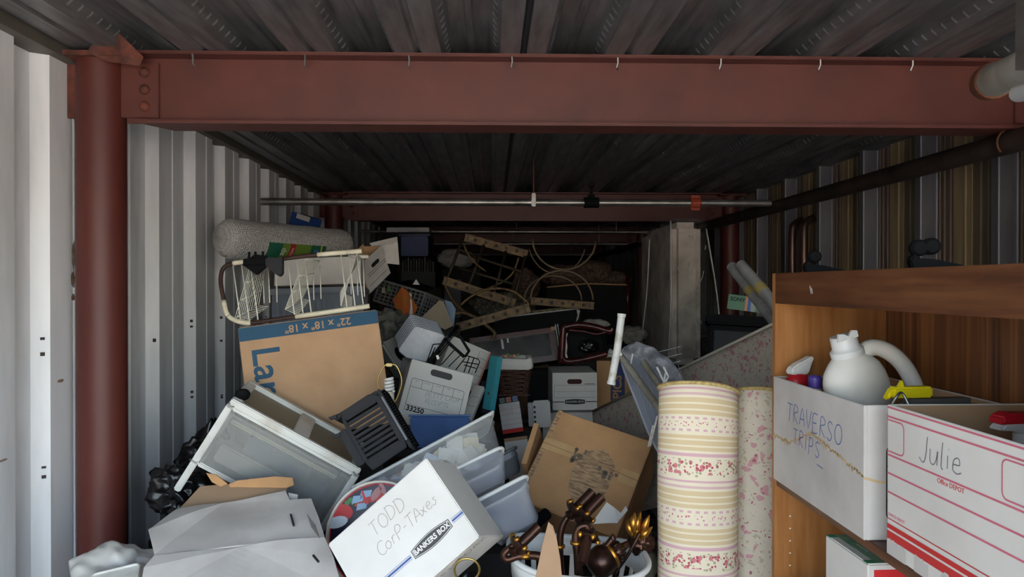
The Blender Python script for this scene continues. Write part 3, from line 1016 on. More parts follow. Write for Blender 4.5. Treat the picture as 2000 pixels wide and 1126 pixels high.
def uv_sheet(name, grid, mat, parent, uvs, thick=0.0, closed=False):
    """grid[i][j] points with uvs[i][j]"""
    ni, nj = len(grid), len(grid[0])
    me = bpy.data.meshes.new(name)
    vs = [tuple(p) for row in grid for p in row]
    fs = [(i * nj + j, i * nj + j + 1, (i + 1) * nj + j + 1, (i + 1) * nj + j) for i in range(ni - 1) for j in range(nj - 1)]
    me.from_pydata(vs, [], fs)
    ul = me.uv_layers.new(name='UVMap')
    flat = [u for row in uvs for u in row]
    for lp in me.loops:
        ul.data[lp.index].uv = flat[lp.vertex_index]
    o = link(name, me, mat, parent, True)
    return o

def roll(name, label, base, H, r, mat, seed, turns=2.2, squash=.9, lean=(0, 0), start=0.0):
    root = thing(name, label, 'rug', Matrix.Translation(base))
    # outer skin spirals inwards at the top; rows of height
    n_a, n_h = 96, 24
    grid, uvs = [], []
    for i in range(n_h + 1):
        z = H * i / n_h
        row, ur = [], []
        s = 0
        last = None
        for j in range(n_a + 1):
            a = start + 2 * pi * turns * j / n_a
            rr = r * (1 - .42 * (j / n_a)) + .004 * noise.noise(Vector((cos(a) * 2, sin(a) * 2, z * 3 + seed)))
            p = Vector((rr * cos(a) + lean[0] * z, rr * squash * sin(a) + lean[1] * z, z - (.035 * (1 + sin(a)) + .012 * cos(a) + .03 * (j / n_a)) * (i / n_h) ** 6))
            if last is not None: s += (p - last).length
            last = p
            row.append(p); ur.append((s, z))
        grid.append(row); uvs.append(ur)
    o = uv_sheet('rug_pile', grid, mat, root, uvs)
    md = o.modifiers.new('thickness', 'SOLIDIFY'); md.thickness = .008; md.offset = -1
    b = MB(); b.tube([p + Vector((0, 0, .001)) for p in grid[-1]], .0055, 6); b.build('edge_braid', m_braid, root, smooth=True)
    return root
pr = P(1361, 760, 2.03)
roll('rolled_rug', 'rolled cream rug with striped rose border standing beside the bookcase', (pr.x, pr.y, 0.0), 1.333, .124, m_rugborder, 1, 2.3, .8, (.008, 0), pi * .62)
pr = P(1490, 770, 2.13)
roll('rolled_rug', 'rolled rug with overall pink rose pattern behind the bookcase', (pr.x, pr.y, 0.0), 1.30, .105, m_rugfield, 5, 2.2, .85, (0, 0), pi * .7)
# ---------------------------------------------------------------- foreground pile
def board_box(name, label, F, w, h, t, mat, mside=None, cat='box', lid=None, group=None, bevel=.003, thing_kw=None):
    """closed box whose front face is the frame F (lower left corner, x right, y up, z to the viewer)"""
    root = thing(name, label, cat, F, group)
    b = MB(); b.box(0, w, 0, h, -t, 0); b.build('box_body', mat, root, bevel=bevel)
    return root

# white storage box with the black oval logo
F, w, h = face(tr=(832, 893, 1.94), tl=(640, 1062, 1.96), br=(962, 1025, 1.82))
todd = board_box('storage_box', 'white storage box with handwriting and black oval logo, tipped on its corner', F, w, h, .2, m_whitebox)
z = .0005
handwriting('TODD', .037, m_brownpen, todd, w * .34, h * .72, .05, .0013, gap=.12, seed=3)
handwriting('CorP-TAxes', .034, m_brownpen, todd, w * .31, h * .50, .07, .0013, gap=.02, seed=6, slant=.15)
lx, ly = w * .70, h * .30
def oval(w2, hmid, hend, k=10):
    top = [(-w2 + 2 * w2 * i / k, hend + (hmid - hend) * sin(pi * i / k)) for i in range(k + 1)]
    return top + [(x, -y) for x, y in reversed(top)]
b = MB(); b.prism(oval(.066, .0195, .0115), .0003, .0005, Matrix.Translation((lx, ly, 0))); b.build('logo_rim', m_blackpr, todd)
b = MB(); b.prism(oval(.064, .0178, .0098), .0005, .0007, Matrix.Translation((lx, ly, 0))); b.build('logo_line', m_whitepr, todd)
b = MB(); b.prism(oval(.0625, .0164, .0085), .0007, .0009, Matrix.Translation((lx, ly, 0))); b.build('logo_field', m_greypr, todd)
lettering('BANKERS BOX', .0195, m_whitepr, todd, lx, ly, 0, .0012, bold=.0006, sx=.95)
b = MB()
lines(b, [[(.0, ly + .006), (lx - .072, ly + .006)], [(lx + .072, ly + .006), (w, ly + .006)], [(.0, ly - .006), (lx - .072, ly - .006)], [(lx + .072, ly - .006), (w, ly - .006)]], .0012)
lines(b, [[(.0, ly), (lx - .072, ly)], [(lx + .072, ly), (w, ly)]], .0055)
b.build('blue_stripe', M('royal_blue_print', (70, 100, 160), .7), todd)['kind'] = 'stuff'
# handwriting on the shaded underside
FB = basis(Vector((0, 0, 0)), Vector((1, 0, 0)), Vector((0, 0, 1)), Vector((0, -1, 0)))
o = handwriting('CTAxes TOAX', .03, m_greypr, todd, .1, -.06, 0, .0014, seed=11); o.matrix_basis = FB @ o.matrix_basis

# flattened white cartons
fc = thing('flattened_carton', 'flattened crumpled white carton spread in front of drawer cart', 'carton')
Pp = lambda q, d0: [P(x, y, d) for x, y, d in q]
sheet('lit_panel', Pp([(290, 1036, 2.12), (345, 998, 2.26), (440, 983, 2.3), (558, 962, 2.34), (566, 981, 2.29), (608, 976, 2.3), (622, 1010, 2.2), (634, 1048, 2.1), (470, 1066, 2.08), (302, 1086, 2.04)], 0), m_greyboard, fc, .005, 4, .012, 7, 1)
sheet('shaded_panel', Pp([(302, 1087, 2.035), (470, 1067, 2.075), (634, 1049, 2.095), (652, 1090, 2.03), (672, 1165, 1.93), (270, 1180, 1.9), (282, 1110, 1.99)], 0), m_greyboard, fc, .005, 4, .014, 6, 4)
sheet('corner_flap', Pp([(563, 962, 2.345), (582, 966, 2.35), (580, 980, 2.335), (566, 981, 2.33)], 0), m_greyboard, fc, .004, 2, .003, 9, 2)
for (x0, y0, x1, y1, d) in ((568, 1004, 574, 1026, 2.19), (612, 1084, 622, 1096, 2.015)):
    a_, b_ = P(x0, y0, d), P(x1, y1, d - .05)
    b = MB(); b.tube([a_, b_], .0035, 6); b.build('slot', m_blackpr, fc)
# small printed lines near its right end
b = MB()
for j in range(6):
    a_, b_ = P(600 + j * 3, 1003 + j * 4, 2.19 - j * .012), P(609 + j * 3, 1030 + j * 4, 2.13 - j * .012)
    b.tube([a_, b_], .0008, 4)
b.build('fine_print', m_greypr, fc)
# grey-brown carton panel and torn flaps
bc = thing('torn_carton', 'torn brown carton with curled flap under the flattened white carton', 'carton')
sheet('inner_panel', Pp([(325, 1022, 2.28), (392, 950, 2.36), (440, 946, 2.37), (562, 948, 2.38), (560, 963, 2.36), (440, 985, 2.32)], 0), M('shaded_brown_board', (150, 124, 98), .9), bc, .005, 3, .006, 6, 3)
sheet('curled_flap', Pp([(448, 945, 2.365), (465, 938, 2.36), (540, 930, 2.36), (573, 933, 2.36), (575, 947, 2.34), (560, 952, 2.34), (450, 951, 2.36)], 0), m_kraft2, bc, .005, 3, .012, 9, 5)
sheet('torn_strip', Pp([(405, 922, 2.37), (424, 926, 2.36), (445, 944, 2.36), (432, 949, 2.36), (416, 940, 2.36)], 0), m_kraft2, bc, .005, 2, .006, 9, 6)
# bags
m_bag = M('black_bin_liner', (20, 20, 22), .28, 0, (12, 12, 13), 5, (1, 1, 1), .35, .7, .5, 14)
o = lump('bin_bag', P(355, 960, 2.6), (.12, .09, .1), m_bag, None, 5, .35, 1.9, 3, .5, True, .2)
tag(o, 'crumpled black bin bag beside the torn brown carton', 'bag')
o = lump('bin_bag', P(400, 905, 2.82), (.1, .1, .16), m_bag, None, 5, .35, 1.9, 8, .3, True, .2)
tag(o, 'black bin bag squeezed behind the white drawer cart leg', 'bag')
o = lump('plastic_sack', P(235, 1135, 2.1), (.14, .12, .1), M('white_sack', (206, 203, 196), .4, 0, (180, 178, 172), 4, (1, 1, 1), .3, .7, .3, 10), None, 5, .25, 1.5, 5, .4, True, .08)
tag(o, 'rumpled white plastic sack at the foot of the red column', 'bag')
F, w, h = face(tl=(176, 1122, 1.98), tr=(276, 1098, 2.02), bl=(196, 1175, 1.88))
td = thing('plastic_tray', 'scuffed translucent plastic tray lying on the white sack', 'tray', F)
b = MB(); b.prism(rrect(0, 0, w, h, .015), -.004, 0); b.build('panel', m_dirtyplastic, td)
b = MB(); pts = [(x, y, .002) for x, y in rrect(.004, .004, w - .004, h - .004, .013)]; b.tube(pts, .004, 6, closed=True); b.build('rim', m_dirtyplastic, td, smooth=True)

# white drawer cart tipped on its back
F, w, h = face(tl=(447, 788, 2.42), tr=(700, 926, 2.50), bl=(340, 957, 2.42))
dc = thing('drawer_cart', 'tipped white plastic drawer cart with milky drawer and one black caster', 'drawer cart', F)
D = .30
hd = h * .64
b = MB()
e = .018
b.box(-e * .3, e, 0, h, -.02, 0); b.box(-e * .3, e, 0, h, -D, -D + .02)         # left rails to the foot
b.box(w - e, w + e * .3, h * .1, h, -.02, 0); b.box(w - e, w + e * .3, h * .1, h, -D, -D + .02)
b.box(e, w - e, h - .016, h, -.016, 0); b.box(e, w - e, h - hd - .016, h - hd, -.016, 0)
b.box(e, w - e, h - .016, h, -D, -D + .016); b.box(-e * .3, e, h - .016, h, -D, 0); b.box(w - e, w + e * .3, h - .016, h, -D, 0)
b.box(-e * .3, e, h - hd - .016, h - hd, -D, 0)
b.build('frame', m_dirtyplastic, dc, bevel=.004)
b = MB()
b.box(e, w - e, h - hd, h - .018, -.008, -.003); b.box(e, w - e, h - hd, h - hd + .004, -D + .03, -.008)
b.box(e, e + .004, h - hd, h - .02, -D + .03, -.008); b.box(w - e - .004, w - e, h - hd, h - .02, -D + .03, -.008)
dr = b.build('drawer', m_milky, dc)
b = MB(); b.box(e, w - e, h - .03, h - .022, -.003, .004); b.build('drawer_pull', m_milky, dr)
for (nm, q, c_) in (('folded_cloth', (.12, .36, .10, .17, -.1, -.02), (70, 92, 108)), ('folded_cloth', (.05, .3, .02, .09, -.09, -.02), (150, 152, 150)), ('folded_cloth', (.27, .44, .03, .12, -.14, -.04), (62, 76, 86)), ('folded_cloth', (.03, .45, .17, .185, -.1, -.03), (196, 190, 168))):
    q = (min(q[0], w * .9), min(q[1], w * .93)) + (h - hd + q[2] * .9, h - hd + q[3] * .9) + q[4:]
    bb = MB(); bb.box(*q); bb.build(nm, M('cloth_%d_%d' % c_[:2], c_, .95), dr, bevel=.006)
# base seen from above: rim, cross bars and two olive recessed panels
b = MB()
b.box(0, w, h + .0, h + .022, -.02, 0.002); b.box(0, w, h, h + .022, -D, -D + .03); b.box(0, .035, h, h + .022, -D + .03, -.02); b.box(w - .035, w, h, h + .022, -D + .03, -.02)
b.box(w * .52 - .03, w * .52 + .03, h, h + .018, -D + .03, -.02)
bs = b.build('base', m_dirtyplastic, dc, bevel=.004)
m_olive = M('olive_grey_plastic', (128, 120, 100), .5)
for (x0, x1) in ((.035, w * .52 - .03), (w * .52 + .03, w - .035)):
    b = MB(); b.box(x0, x1, h, h + .006, -D + .03, -.02); b.build('recessed_panel', m_olive, bs)
b = MB()
b.lathe([(.001, -.014), (.014, -.013), (.024, -.006), (.026, 0), (.024, .006), (.014, .013), (.001, .014)], 24, Matrix.Translation((.02, h + .035, -.045)) @ Matrix.Rotation(.4, 4, 'X') @ Matrix.Rotation(.5, 4, 'Y'))
b.build('caster', m_black, dc, smooth=.8)

# charcoal pet carrier door half with slots
sl0, sl1 = P(668, 816, 2.42), P(722, 777, 2.46)
F, w, h = face(tl=(660, 808, 2.42), tr=(735, 762, 2.44), bl=(722, 918, 2.36))
pc = thing('pet_carrier_half', 'charcoal plastic pet carrier shell with long vent slots', 'pet carrier', F)
b = MB()
m0, m1, t = .012, w - .018, .012
ys = []
n = 9
top, bot = h - .03, .03
pitch = (top - bot) / n
b.box(0, m0, bot, top, -t, 0)
b.box(m1, w, bot, top, -t, 0)
for i in range(n + 1):
    yy = bot + i * pitch
    b.box(m0, m1, yy - pitch * .29, yy + pitch * .29, -t, 0)
vp = b.build('vent_panel', m_dkgrey, pc, bevel=.002)
b = MB()
b.prism([(0, top), (w, top), (w + .0, top + .01), (w * .8, top + .034), (w * .1, top + .03)], -t, 0)
b.prism([(0, bot), (w, bot), (w * .96, bot - .03), (.01, bot - .035)][::-1], -t, 0)
b.build('face_rim', m_dkgrey, pc, bevel=.002)
sd = MB()
sd.box(w, w + .012, -.01, h, -.15, .004); sd.box(-.03, .0, .03, h * .75, -.12, -.002)
sd.box(-.02, w, h - .012, h + .004, -.15, -.012)
sd.build('shell', m_dkgrey, pc, bevel=.003)
b = MB()
for i in range(22):
    yy = .0 + i * (h / 22)
    b.box(w + .012, w + .024, yy, yy + h / 40, -.13, -.02)
b.build('grip_rib', m_black, pc)
b = MB(); b.box(w + .002, w + .009, .02, h - .03, .004, .0065); b.build('hinge_strip', M('grey_steel_strip', (110, 110, 112), .5, .5), pc)
for (xx, yy) in ((-.012, h - .01), (-.03, h * .68)):
    b = MB(); b.prism([(0, 0), (-.02, .008), (-.022, .018), (.01, .012)], -.012, 0, Matrix.Translation((xx, yy, 0))); b.build('latch_tab', m_dkgrey, pc)

# round tin with festive print behind the storage box
ct = P(738, 1046, 2.27)
nrm = Vector((-.12, -1, .28)).normalized()
uu = Vector((1, 0, 0)); uu = (uu - nrm * uu.dot(nrm)).normalized(); vv = nrm.cross(uu)
tn = thing('festive_tin', 'round navy tin lid with red ring and wrapped gifts printed on it', 'tin', basis(ct, uu, vv, nrm))
R_ = .173
b = MB(); b.lathe([(R_ * .96, -.06), (R_, -.055), (R_, -.004), (R_ * .985, .002), (R_ * .95, .002), (R_ * .935, -.006)], 64, cap=False); b.build('rim', M('ivory_enamel', (228, 222, 208), .3), tn, smooth=.6)
b = MB(); b.lathe([(R_ * .935, -.006), (R_ * .91, -.0055)], 64, cap=False); b.build('red_ring', M('red_enamel', (190, 34, 52), .3), tn)
b = MB(); b.lathe([(R_ * .912, -.0058), (.0, -.0052)], 64, cap=False); b.build('navy_field', M('navy_enamel', (34, 36, 56), .25), tn)
def blot(x, y, rx, ry, mat, name, z=.0, k=16, rot=0):
    x -= .062; y += .06
    pts = [(x + rx * cos(a) * cos(rot) - ry * sin(a) * sin(rot), y + rx * cos(a) * sin(rot) + ry * sin(a) * cos(rot)) for a in [2 * pi * i / k for i in range(k)]]
    bb = MB(); bb.prism(pts, -.0052 + z, -.0046 + z); return bb.build(name, mat, tn)
m_tred = M('tin_red', (206, 40, 40), .35); m_tgreen = M('tin_green', (64, 140, 70), .35); m_tblue = M('tin_pale_blue', (150, 184, 216), .35); m_tpink = M('tin_pink', (190, 130, 130), .35)
for i in range(9): blot(.062 + (.125 - .012 * (i % 2)) * cos(radians(128 - 5 * i)), -.06 + (.125 - .012 * (i % 2)) * sin(radians(128 - 5 * i)), .010, .008, m_tred, 'printed_ribbon')
for i in range(4): blot(-.045 + .011 * i, .042 + .008 * (i % 2), .009, .008, m_tgreen, 'printed_leaf')
for (x, y, q) in ((-.072, .11, .02), (-.046, .126, .02), (-.058, .088, .018)):
    bb = MB(); bb.prism([(x - q, y - q * .6), (x + q * .8, y - q * .2), (x + q, y + q * .8), (x - q * .8, y + q * .6)], -.0049, -.0043); bb.build('printed_gift', m_tblue, tn)
bb = MB(); bb.prism([(-.062, .135), (-.056, .14), (-.04, .1), (-.046, .096)], -.0044, -.004); bb.build('printed_ribbon', m_tred, tn)
blot(-.06, .012, .036, .026, m_tred, 'printed_sack', .0004); blot(-.075, -.018, .036, .018, M('tin_white', (206, 216, 224), .35), 'printed_snow', .0008, rot=.25)
blot(.05, .07, .012, .026, m_tpink, 'printed_bow', .0004, rot=-.6); blot(.07, .085, .009, .02, m_tpink, 'printed_bow', .0004, rot=.5)

# clear bins
def tub(name, label, F, w, h, t, taper, mat, mrim, rim=.012):
    """storage bin seen from its long side: rim along the top edge of the face, body tapering to its bottom"""
    root = thing(name, label, 'storage bin', F)
    k = taper
    top = [(0, 0), (w, 0), (w, -t), (0, -t)]
    bot = [(k, -k), (w - k, -k), (w - k, -t + k), (k, -t + k)]
    def ring(q, y, r): 
        c = [Vector((a, y, bq)) for a, bq in q]
        out = []
        for i in range(4):
            p0_, p1, p2 = c[i - 1], c[i], c[(i + 1) % 4]
            a_, b_ = (p0_ - p1).normalized(), (p2 - p1).normalized()
            for j in range(5):
                f = j / 4
                out.append(p1 + a_ * r * (1 - f) ** 2 + b_ * r * f ** 2)
        return out
    b = MB()
    rings = [ring(top, h - .004, .03), ring(top, h - .03, .03), ring([(a + (k * .25 if a == 0 else -k * .25), bq - (k * .25 if bq == 0 else -k * .25)) for a, bq in top], h - .034, .03), ring(bot, .015, .035), ring([(a + (.012 if a < w / 2 else -.012), bq + (.012 if bq < -t / 2 else -.012)) for a, bq in bot], 0, .03)]
    kk = len(rings[0])
    vs = [p for r_ in rings for p in r_]
    fs = [(i * kk + j, i * kk + (j + 1) % kk, (i + 1) * kk + (j + 1) % kk, (i + 1) * kk + j) for i in range(len(rings) - 1) for j in range(kk)]
    fs.append(tuple((len(rings) - 1) * kk + j for j in range(kk)))
    b.add(vs, fs)
    b.build('bin_body', mat, root, smooth=.7)
    b = MB(); b.tube([p + Vector((0, .004, 0)) for p in ring([(a + (-.006 if a == 0 else .006), bq + (.006 if bq == 0 else -.006)) for a, bq in top], h - .006, .03)], rim * .55, 8, closed=True)
    b.build('rim', mrim, root, smooth=True)
    return root
F, w, h = face(tr=(960, 806, 2.58), tl=(692, 950, 2.38), br=(998, 872, 2.52))
tb = tub('clear_bin', 'clear plastic bin stuffed with loose papers lying tilted below the blue bin', F, w, h, .2, .03, m_clear, m_whiteplastic)
b = MB(); b.box(-.01, w + .01, h - .006, h + .004, -.21, .01); 
b.build('lid', see_through('clear_lid', (232, 233, 232), .6, .2), tb, bevel=.003)
rs = random.Random(5)
pmats = [M('paper_white', (232, 228, 218), .8), M('paper_cream', (226, 214, 186), .8), M('paper_pink', (222, 190, 182), .8), M('paper_blue', (206, 212, 222), .8)]
pmb, pidx = MB(), []
for k_ in range(4):
    for j in range((54, 26, 12, 12)[k_]):
        x = rs.uniform(.08, w - .1); yy = rs.uniform(.045, h - .03); zz = -rs.uniform(.035, .13)
        mt = Matrix.Translation((x, yy, zz)) @ Matrix.Rotation(rs.uniform(-1.2, 1.2), 4, 'Z') @ Matrix.Rotation(rs.uniform(-.2, .2), 4, 'X') @ Matrix.Rotation(rs.uniform(-.2, .2), 4, 'Y')
        a_, c_ = rs.uniform(.03, .055), rs.uniform(.012, .03)
        g = [(-a_, -c_, 0), (0, -c_, rs.uniform(.002, .01)), (a_, -c_, 0), (a_, c_, 0), (0, c_, rs.uniform(.002, .01)), (-a_, c_, 0)]
        pmb.add(g, [(0, 1, 4, 5), (1, 2, 3, 4)], mt)
        pidx += [k_, k_]
o = pmb.build('loose_papers', pmats[0], tb)
for q in pmats[1:]: o.data.materials.append(q)
for pol, q in zip(o.data.polygons, pidx): pol.material_index = q
o['kind'] = 'stuff'; o['label'] = 'loose receipts and letters packed inside'
F, w, h = face(tr=(985, 882, 2.34), tl=(878, 934, 2.27), br=(994, 925, 2.29))
tb2 = tub('storage_tub', 'cloudy plastic tub wedged under the clear paper bin', F, w, h + .02, .14, .025, m_cleartub, m_whiteplastic)
F, w, h = face(tr=(1025, 936, 2.22), tl=(922, 990, 2.15), br=(1048, 1012, 2.14))
tb3 = tub('storage_tub', 'cloudy plastic tub with white rim next to the laundry basket', F, w + .01, h + .01, .09, .025, m_cleartub, m_whiteplastic)
F, w, h = face(tr=(992, 880, 2.86), tl=(955, 900, 2.85), br=(990, 935, 2.83))
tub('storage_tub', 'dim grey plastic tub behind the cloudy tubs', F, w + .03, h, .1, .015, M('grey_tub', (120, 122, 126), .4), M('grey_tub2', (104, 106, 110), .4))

# brown carton with worn tape
F, w, h = face(tl=(1090, 800, 2.78), tr=(1275, 862, 2.62), bl=(1040, 985, 2.55))
bx = thing('cardboard_carton', 'scuffed brown carton with torn tape seam tilted beside the rug roll', 'carton', F)
b = MB(); b.box(0, w, 0, h, -.3, 0); b.build('box_body', m_kraft2, bx, bevel=.004)
m_scuffed = M('bared_flute_board', (186, 152, 112), .9, 0, (128, 100, 78), 26, (1, 5, 1), .4, .62, .5, 60, (1, 12, 1))
def blob2d(cx, cy, rx, ry, seed, k=28):
    return [(cx + rx * cos(2 * pi * i / k) * (1 + .25 * noise.noise(Vector((cos(2 * pi * i / k) * 1.5, sin(2 * pi * i / k) * 1.5, seed)))), cy + ry * sin(2 * pi * i / k) * (1 + .25 * noise.noise(Vector((cos(2 * pi * i / k) * 1.5, sin(2 * pi * i / k) * 1.5, seed + 9))))) for i in range(k)]
b = MB(); b.prism(blob2d(w * .58, h * .46, w * .2, h * .3, 3), 0, .0006); b.build('torn_patch', m_scuffed, bx)
m_tape = M('tan_tape', (196, 160, 112), .5, 0, (176, 140, 96), 10)
for q in ((.002, w * .36, h * .56, h * .68), (w * .82, w - .002, h * .5, h * .64)):
    b = MB(); b.box(*q, 0, .0012); b.build('tape', m_tape, bx)
b = MB(); b.ribbon([(.0, h * .62), (w * .3, h * .61), (w * .6, h * .6), (w, h * .57)], .002, .0013); b.build('flap_seam', m_kraftdk, bx)
rs = random.Random(12)
b = MB()
for j in range(9):
    x = w * rs.uniform(.34, .44); yy = h * rs.uniform(.48, .68)
    b.prism(blob2d(x, yy, rs.uniform(.004, .012), rs.uniform(.006, .018), j), .0014, .0017)
for j in range(7):
    x = w * rs.uniform(.62, .8); yy = h * rs.uniform(.5, .58)
    b.prism(blob2d(x, yy, rs.uniform(.004, .012), rs.uniform(.004, .012), j + 20), .0014, .0017)
b.build('grime', M('grey_grime', (112, 98, 84), .9), bx)['kind'] = 'stuff'
b = MB(); b.box(-.02, .0, h * .35, h * .8, -.14, -.002, Matrix.Rotation(.15, 4, 'Z')); b.build('side_flap', m_kraft2, bx)
b = MB(); b.box(.004, .02, .0, h, 0, .001); b.build('worn_edge', m_scuffed, bx)
# ---------------------------------------------------------------- middle of the pile
# big moving carton
F, w, h = face(tl=(464, 640, 2.82), tr=(736, 604, 2.94), bl=(492, 872, 2.77))
lg = thing('moving_carton', 'large upside-down kraft moving carton with blue band and lettering', 'carton', F)
b = MB(); b.box(0, w, 0, h, -.44, 0); b.build('box_body', m_kraft, lg, bevel=.004)
b = MB(); b.box(.001, w - .001, h - .056, h - .003, 0, .0006); b.build('blue_band', m_bluepr, lg)
lettering('22" x 18" x 18"', .042, m_kraft, lg, w * .56, h - .030, pi, .0009, bold=.0006)
lettering('Large', .148, m_bluepr, lg, .088, h - .086 - .165, -pi / 2, .0006, bold=.0022, align='CENTER')
b = MB(); b.box(-.006, -.001, .1, h - .1, -.3, -.05); b.build('torn_liner', m_greypr, lg)

# shower caddy lying across the carton
cd = thing('shower_caddy', 'white wire shower caddy with peeling brown tube frame on the moving carton', 'shower caddy')
m_wire = M('white_wire_coating', (226, 222, 206), .45)
m_brownTube = M('rusted_brown_tube', (70, 46, 38), .6, .2, (52, 36, 30), 30)
m_peel = M('peeling_white_coating', (224, 216, 190), .5, 0, (206, 196, 166), 20)
dz = 2.83
frame_px = [(722, 601, 2.83), (640, 613, 2.83), (540, 627, 2.83), (490, 634, 2.83), (462, 630, 2.83), (443, 612, 2.84), (436, 580, 2.86), (431, 548, 2.88), (436, 524, 2.9), (455, 514, 2.9), (500, 509, 2.9), (545, 506, 2.9), (620, 497, 2.9), (707, 490, 2.9)]
pts = smooth_path([P(q[0], q[1] - (4 if i < 5 else 0), q[2]) for i, q in enumerate(frame_px)], 5)
b = MB(); b.tube(pts, .0085, 10); fr = b.build('tube_frame', m_brownTube, cd, smooth=True)
def seg(i0, i1): return pts[i0:i1]
for (i0, i1) in ((0, 9), (15, 25), (24, 30), (45, 50), (49, 54), (60, 64), (63, 66)):
    b = MB(); b.tube(seg(i0, min(i1, len(pts))), .0098, 10); b.build('coating', m_peel, fr, smooth=True)
wires = [((455, 519), (470, 627)), ((472, 518), (487, 626)), ((489, 516), (504, 624)), ((562, 508), (575, 615)), ((579, 507), (592, 613)), ((595, 506), (608, 612)), ((666, 497), (678, 603)), ((681, 496), (694, 601)), ((697, 495), (710, 599))]
for (a_, c_) in wires:
    b = MB(); b.tube([P(a_[0], a_[1], 2.9), P(c_[0], c_[1], 2.83)], .0026, 6); b.build('upright_wire', m_wire, cd, smooth=True)
for (a_, c_) in (((513, 520), (516, 598)), ((524, 520), (527, 597)), ((540, 520), (541, 596)), ((612, 520), (613, 591)), ((625, 518), (627, 589)), ((684, 515), (686, 580)), ((697, 510), (699, 582)), ((709, 503), (712, 585))):
    b = MB(); b.tube([P(a_[0], a_[1], 3.04), P(c_[0], c_[1] - 6, 2.97)], .0024, 6); b.build('back_wire', m_wire, cd, smooth=True)
b = MB(); b.tube([P(684, 500, 3.04), P(720, 501, 3.04)], .008, 8); b.build('back_rail', m_wire, cd, smooth=True)
shelves = [((490, 516), (518, 522), (459, 621), (505, 596), (487, 626), (523, 599)),
           ((595, 506), (624, 509), (557, 604), (590, 583), (583, 614), (604, 587)),
           ((697, 495), (704, 503), (666, 597), (664, 572), (688, 601), (688, 580))]
for (T0, T9, B0, B9, F0, F9) in shelves:
    b = MB()
    for j in range(11):
        f = j / 10
        L = lambda A, Bq: (A[0] + (Bq[0] - A[0]) * f, A[1] + (Bq[1] - A[1]) * f)
        t_, bt, ft = L(T0, T9), L(B0, B9), L(F0, F9)
        dd = .12 * f
        b.tube([P(t_[0], t_[1], 2.895 + dd), P(bt[0], bt[1], 2.835 + dd), P(ft[0], ft[1], 2.835 + dd)], .0019, 5)
    for g in (.0, .33, .66, 1.0):
        q0 = P(T0[0] + (B0[0] - T0[0]) * g, T0[1] + (B0[1] - T0[1]) * g, 2.895 - .06 * g)
        q1 = P(T9[0] + (B9[0] - T9[0]) * g, T9[1] + (B9[1] - T9[1]) * g, 3.015 - .06 * g)
        b.tube([q0, q1], .0022, 5)
    b.build('wire_shelf', m_wire, cd, smooth=True)
# charcoal bracket clipped over the rail
F, w, h = face(tl=(518, 503, 2.85), tr=(551, 502, 2.85), bl=(519, 540, 2.84))
pb = thing('plastic_bracket', 'charcoal plastic holder bracket clipped onto the caddy rail', 'bracket', F)
b = MB(); b.prism([(0, h), (w, h), (w, .012), (w - .012, 0), (w * .5, .014), (0, .045)], -.03, 0); b.build('shield', m_dkgrey, pb, bevel=.003)
b = MB(); b.box(-.09, .0, h - .025, h, -.02, -.005); b.prism([(-.1, h - .02), (-.05, h + .02), (.0, h + .012), (-.0, h - .03), (-.04, h - .065)], -.036, -.02)
b.build('arm', m_black, pb, bevel=.003)
for q in (-.075, -.05, -.02): 
    b = MB(); b.box(q, q + .006, h, h + .03, -.03, -.018); b.build('prong', m_black, pb)

# bubble wrap roll
def bubble():
    m, t, n, l, b = nt('bubble_wrap')
    b.inputs['Base Color'].default_value = rgb((176, 172, 168))
    b.inputs['Roughness'].default_value = .38
    b.inputs['Coat Weight'].default_value = .25
    v = coords(t, (1, 1, 1), 'UV')
    vo = n.new('ShaderNodeTexVoronoi'); vo.inputs['Scale'].default_value = 95; vo.inputs['Randomness'].default_value = .35
    l.new(v, vo.inputs['Vector'])
    add_bump(t, b, mathn(t, 'SUBTRACT', 1, vo.outputs['Distance']), .9, .012)
    c = ramp(t, vo.outputs['Distance'], [(.2, rgb((212, 208, 204))), (.6, rgb((168, 164, 160)))])
    l.new(c, b.inputs['Base Color'])
    return m
A, B_ = P(452, 466, 3.6), P(660, 481, 4.2)
ax = (B_ - A); Lr = ax.length; axn = ax.normalized()
side = axn.cross(Vector((0, 0, 1))).normalized(); upv = side.cross(axn)
RM = basis(A, axn, side, upv)
RM = basis(A, axn, -side, -axn.cross(side) if False else axn.cross(-side))
bw = thing('bubble_wrap_roll', 'thick roll of grey bubble wrap with green product label by the wall', 'bubble wrap', RM)
RR = .101
grid, uvs = [], []
prof = [(-.074, .001), (-.073, .025), (-.068, .05), (-.055, .075), (-.03, .094)] + [(Lr * i / 12, RR + .002 * sin(i * 1.7)) for i in range(13)] + [(Lr + .03, .096), (Lr + .055, .078), (Lr + .062, .05), (Lr + .066, .025), (Lr + .066, .001)]
for (xx, rr) in prof:
    grid.append([(xx, rr * cos(2 * pi * j / 48), rr * sin(2 * pi * j / 48)) for j in range(49)])
    uvs.append([(xx, RR * 2 * pi * j / 48) for j in range(49)])
uv_sheet('wrap', grid, bubble(), bw, uvs)
b = MB(); b.tube([(-.04, 0, 0), (Lr + .04, 0, 0)], .032, 20); b.build('core_tube', m_kraftdk, bw, smooth=.7)
def patch(x0, x1, a0, a1, mat, name, lift=.002, slant=0.0):
    gg = [[(x0 + (x1 - x0) * i / 10 + slant * (j / 8), (RR + lift) * cos(radians(a0 + (a1 - a0) * j / 8)), (RR + lift) * sin(radians(a0 + (a1 - a0) * j / 8))) for j in range(9)] for i in range(11)]
    return uv_sheet(name, gg, mat, bw, [[(0, 0)] * 9 for _ in range(11)])
m_lgreen = M('label_lime', (104, 132, 52), .5); m_lteal = M('label_teal', (28, 96, 72), .5)
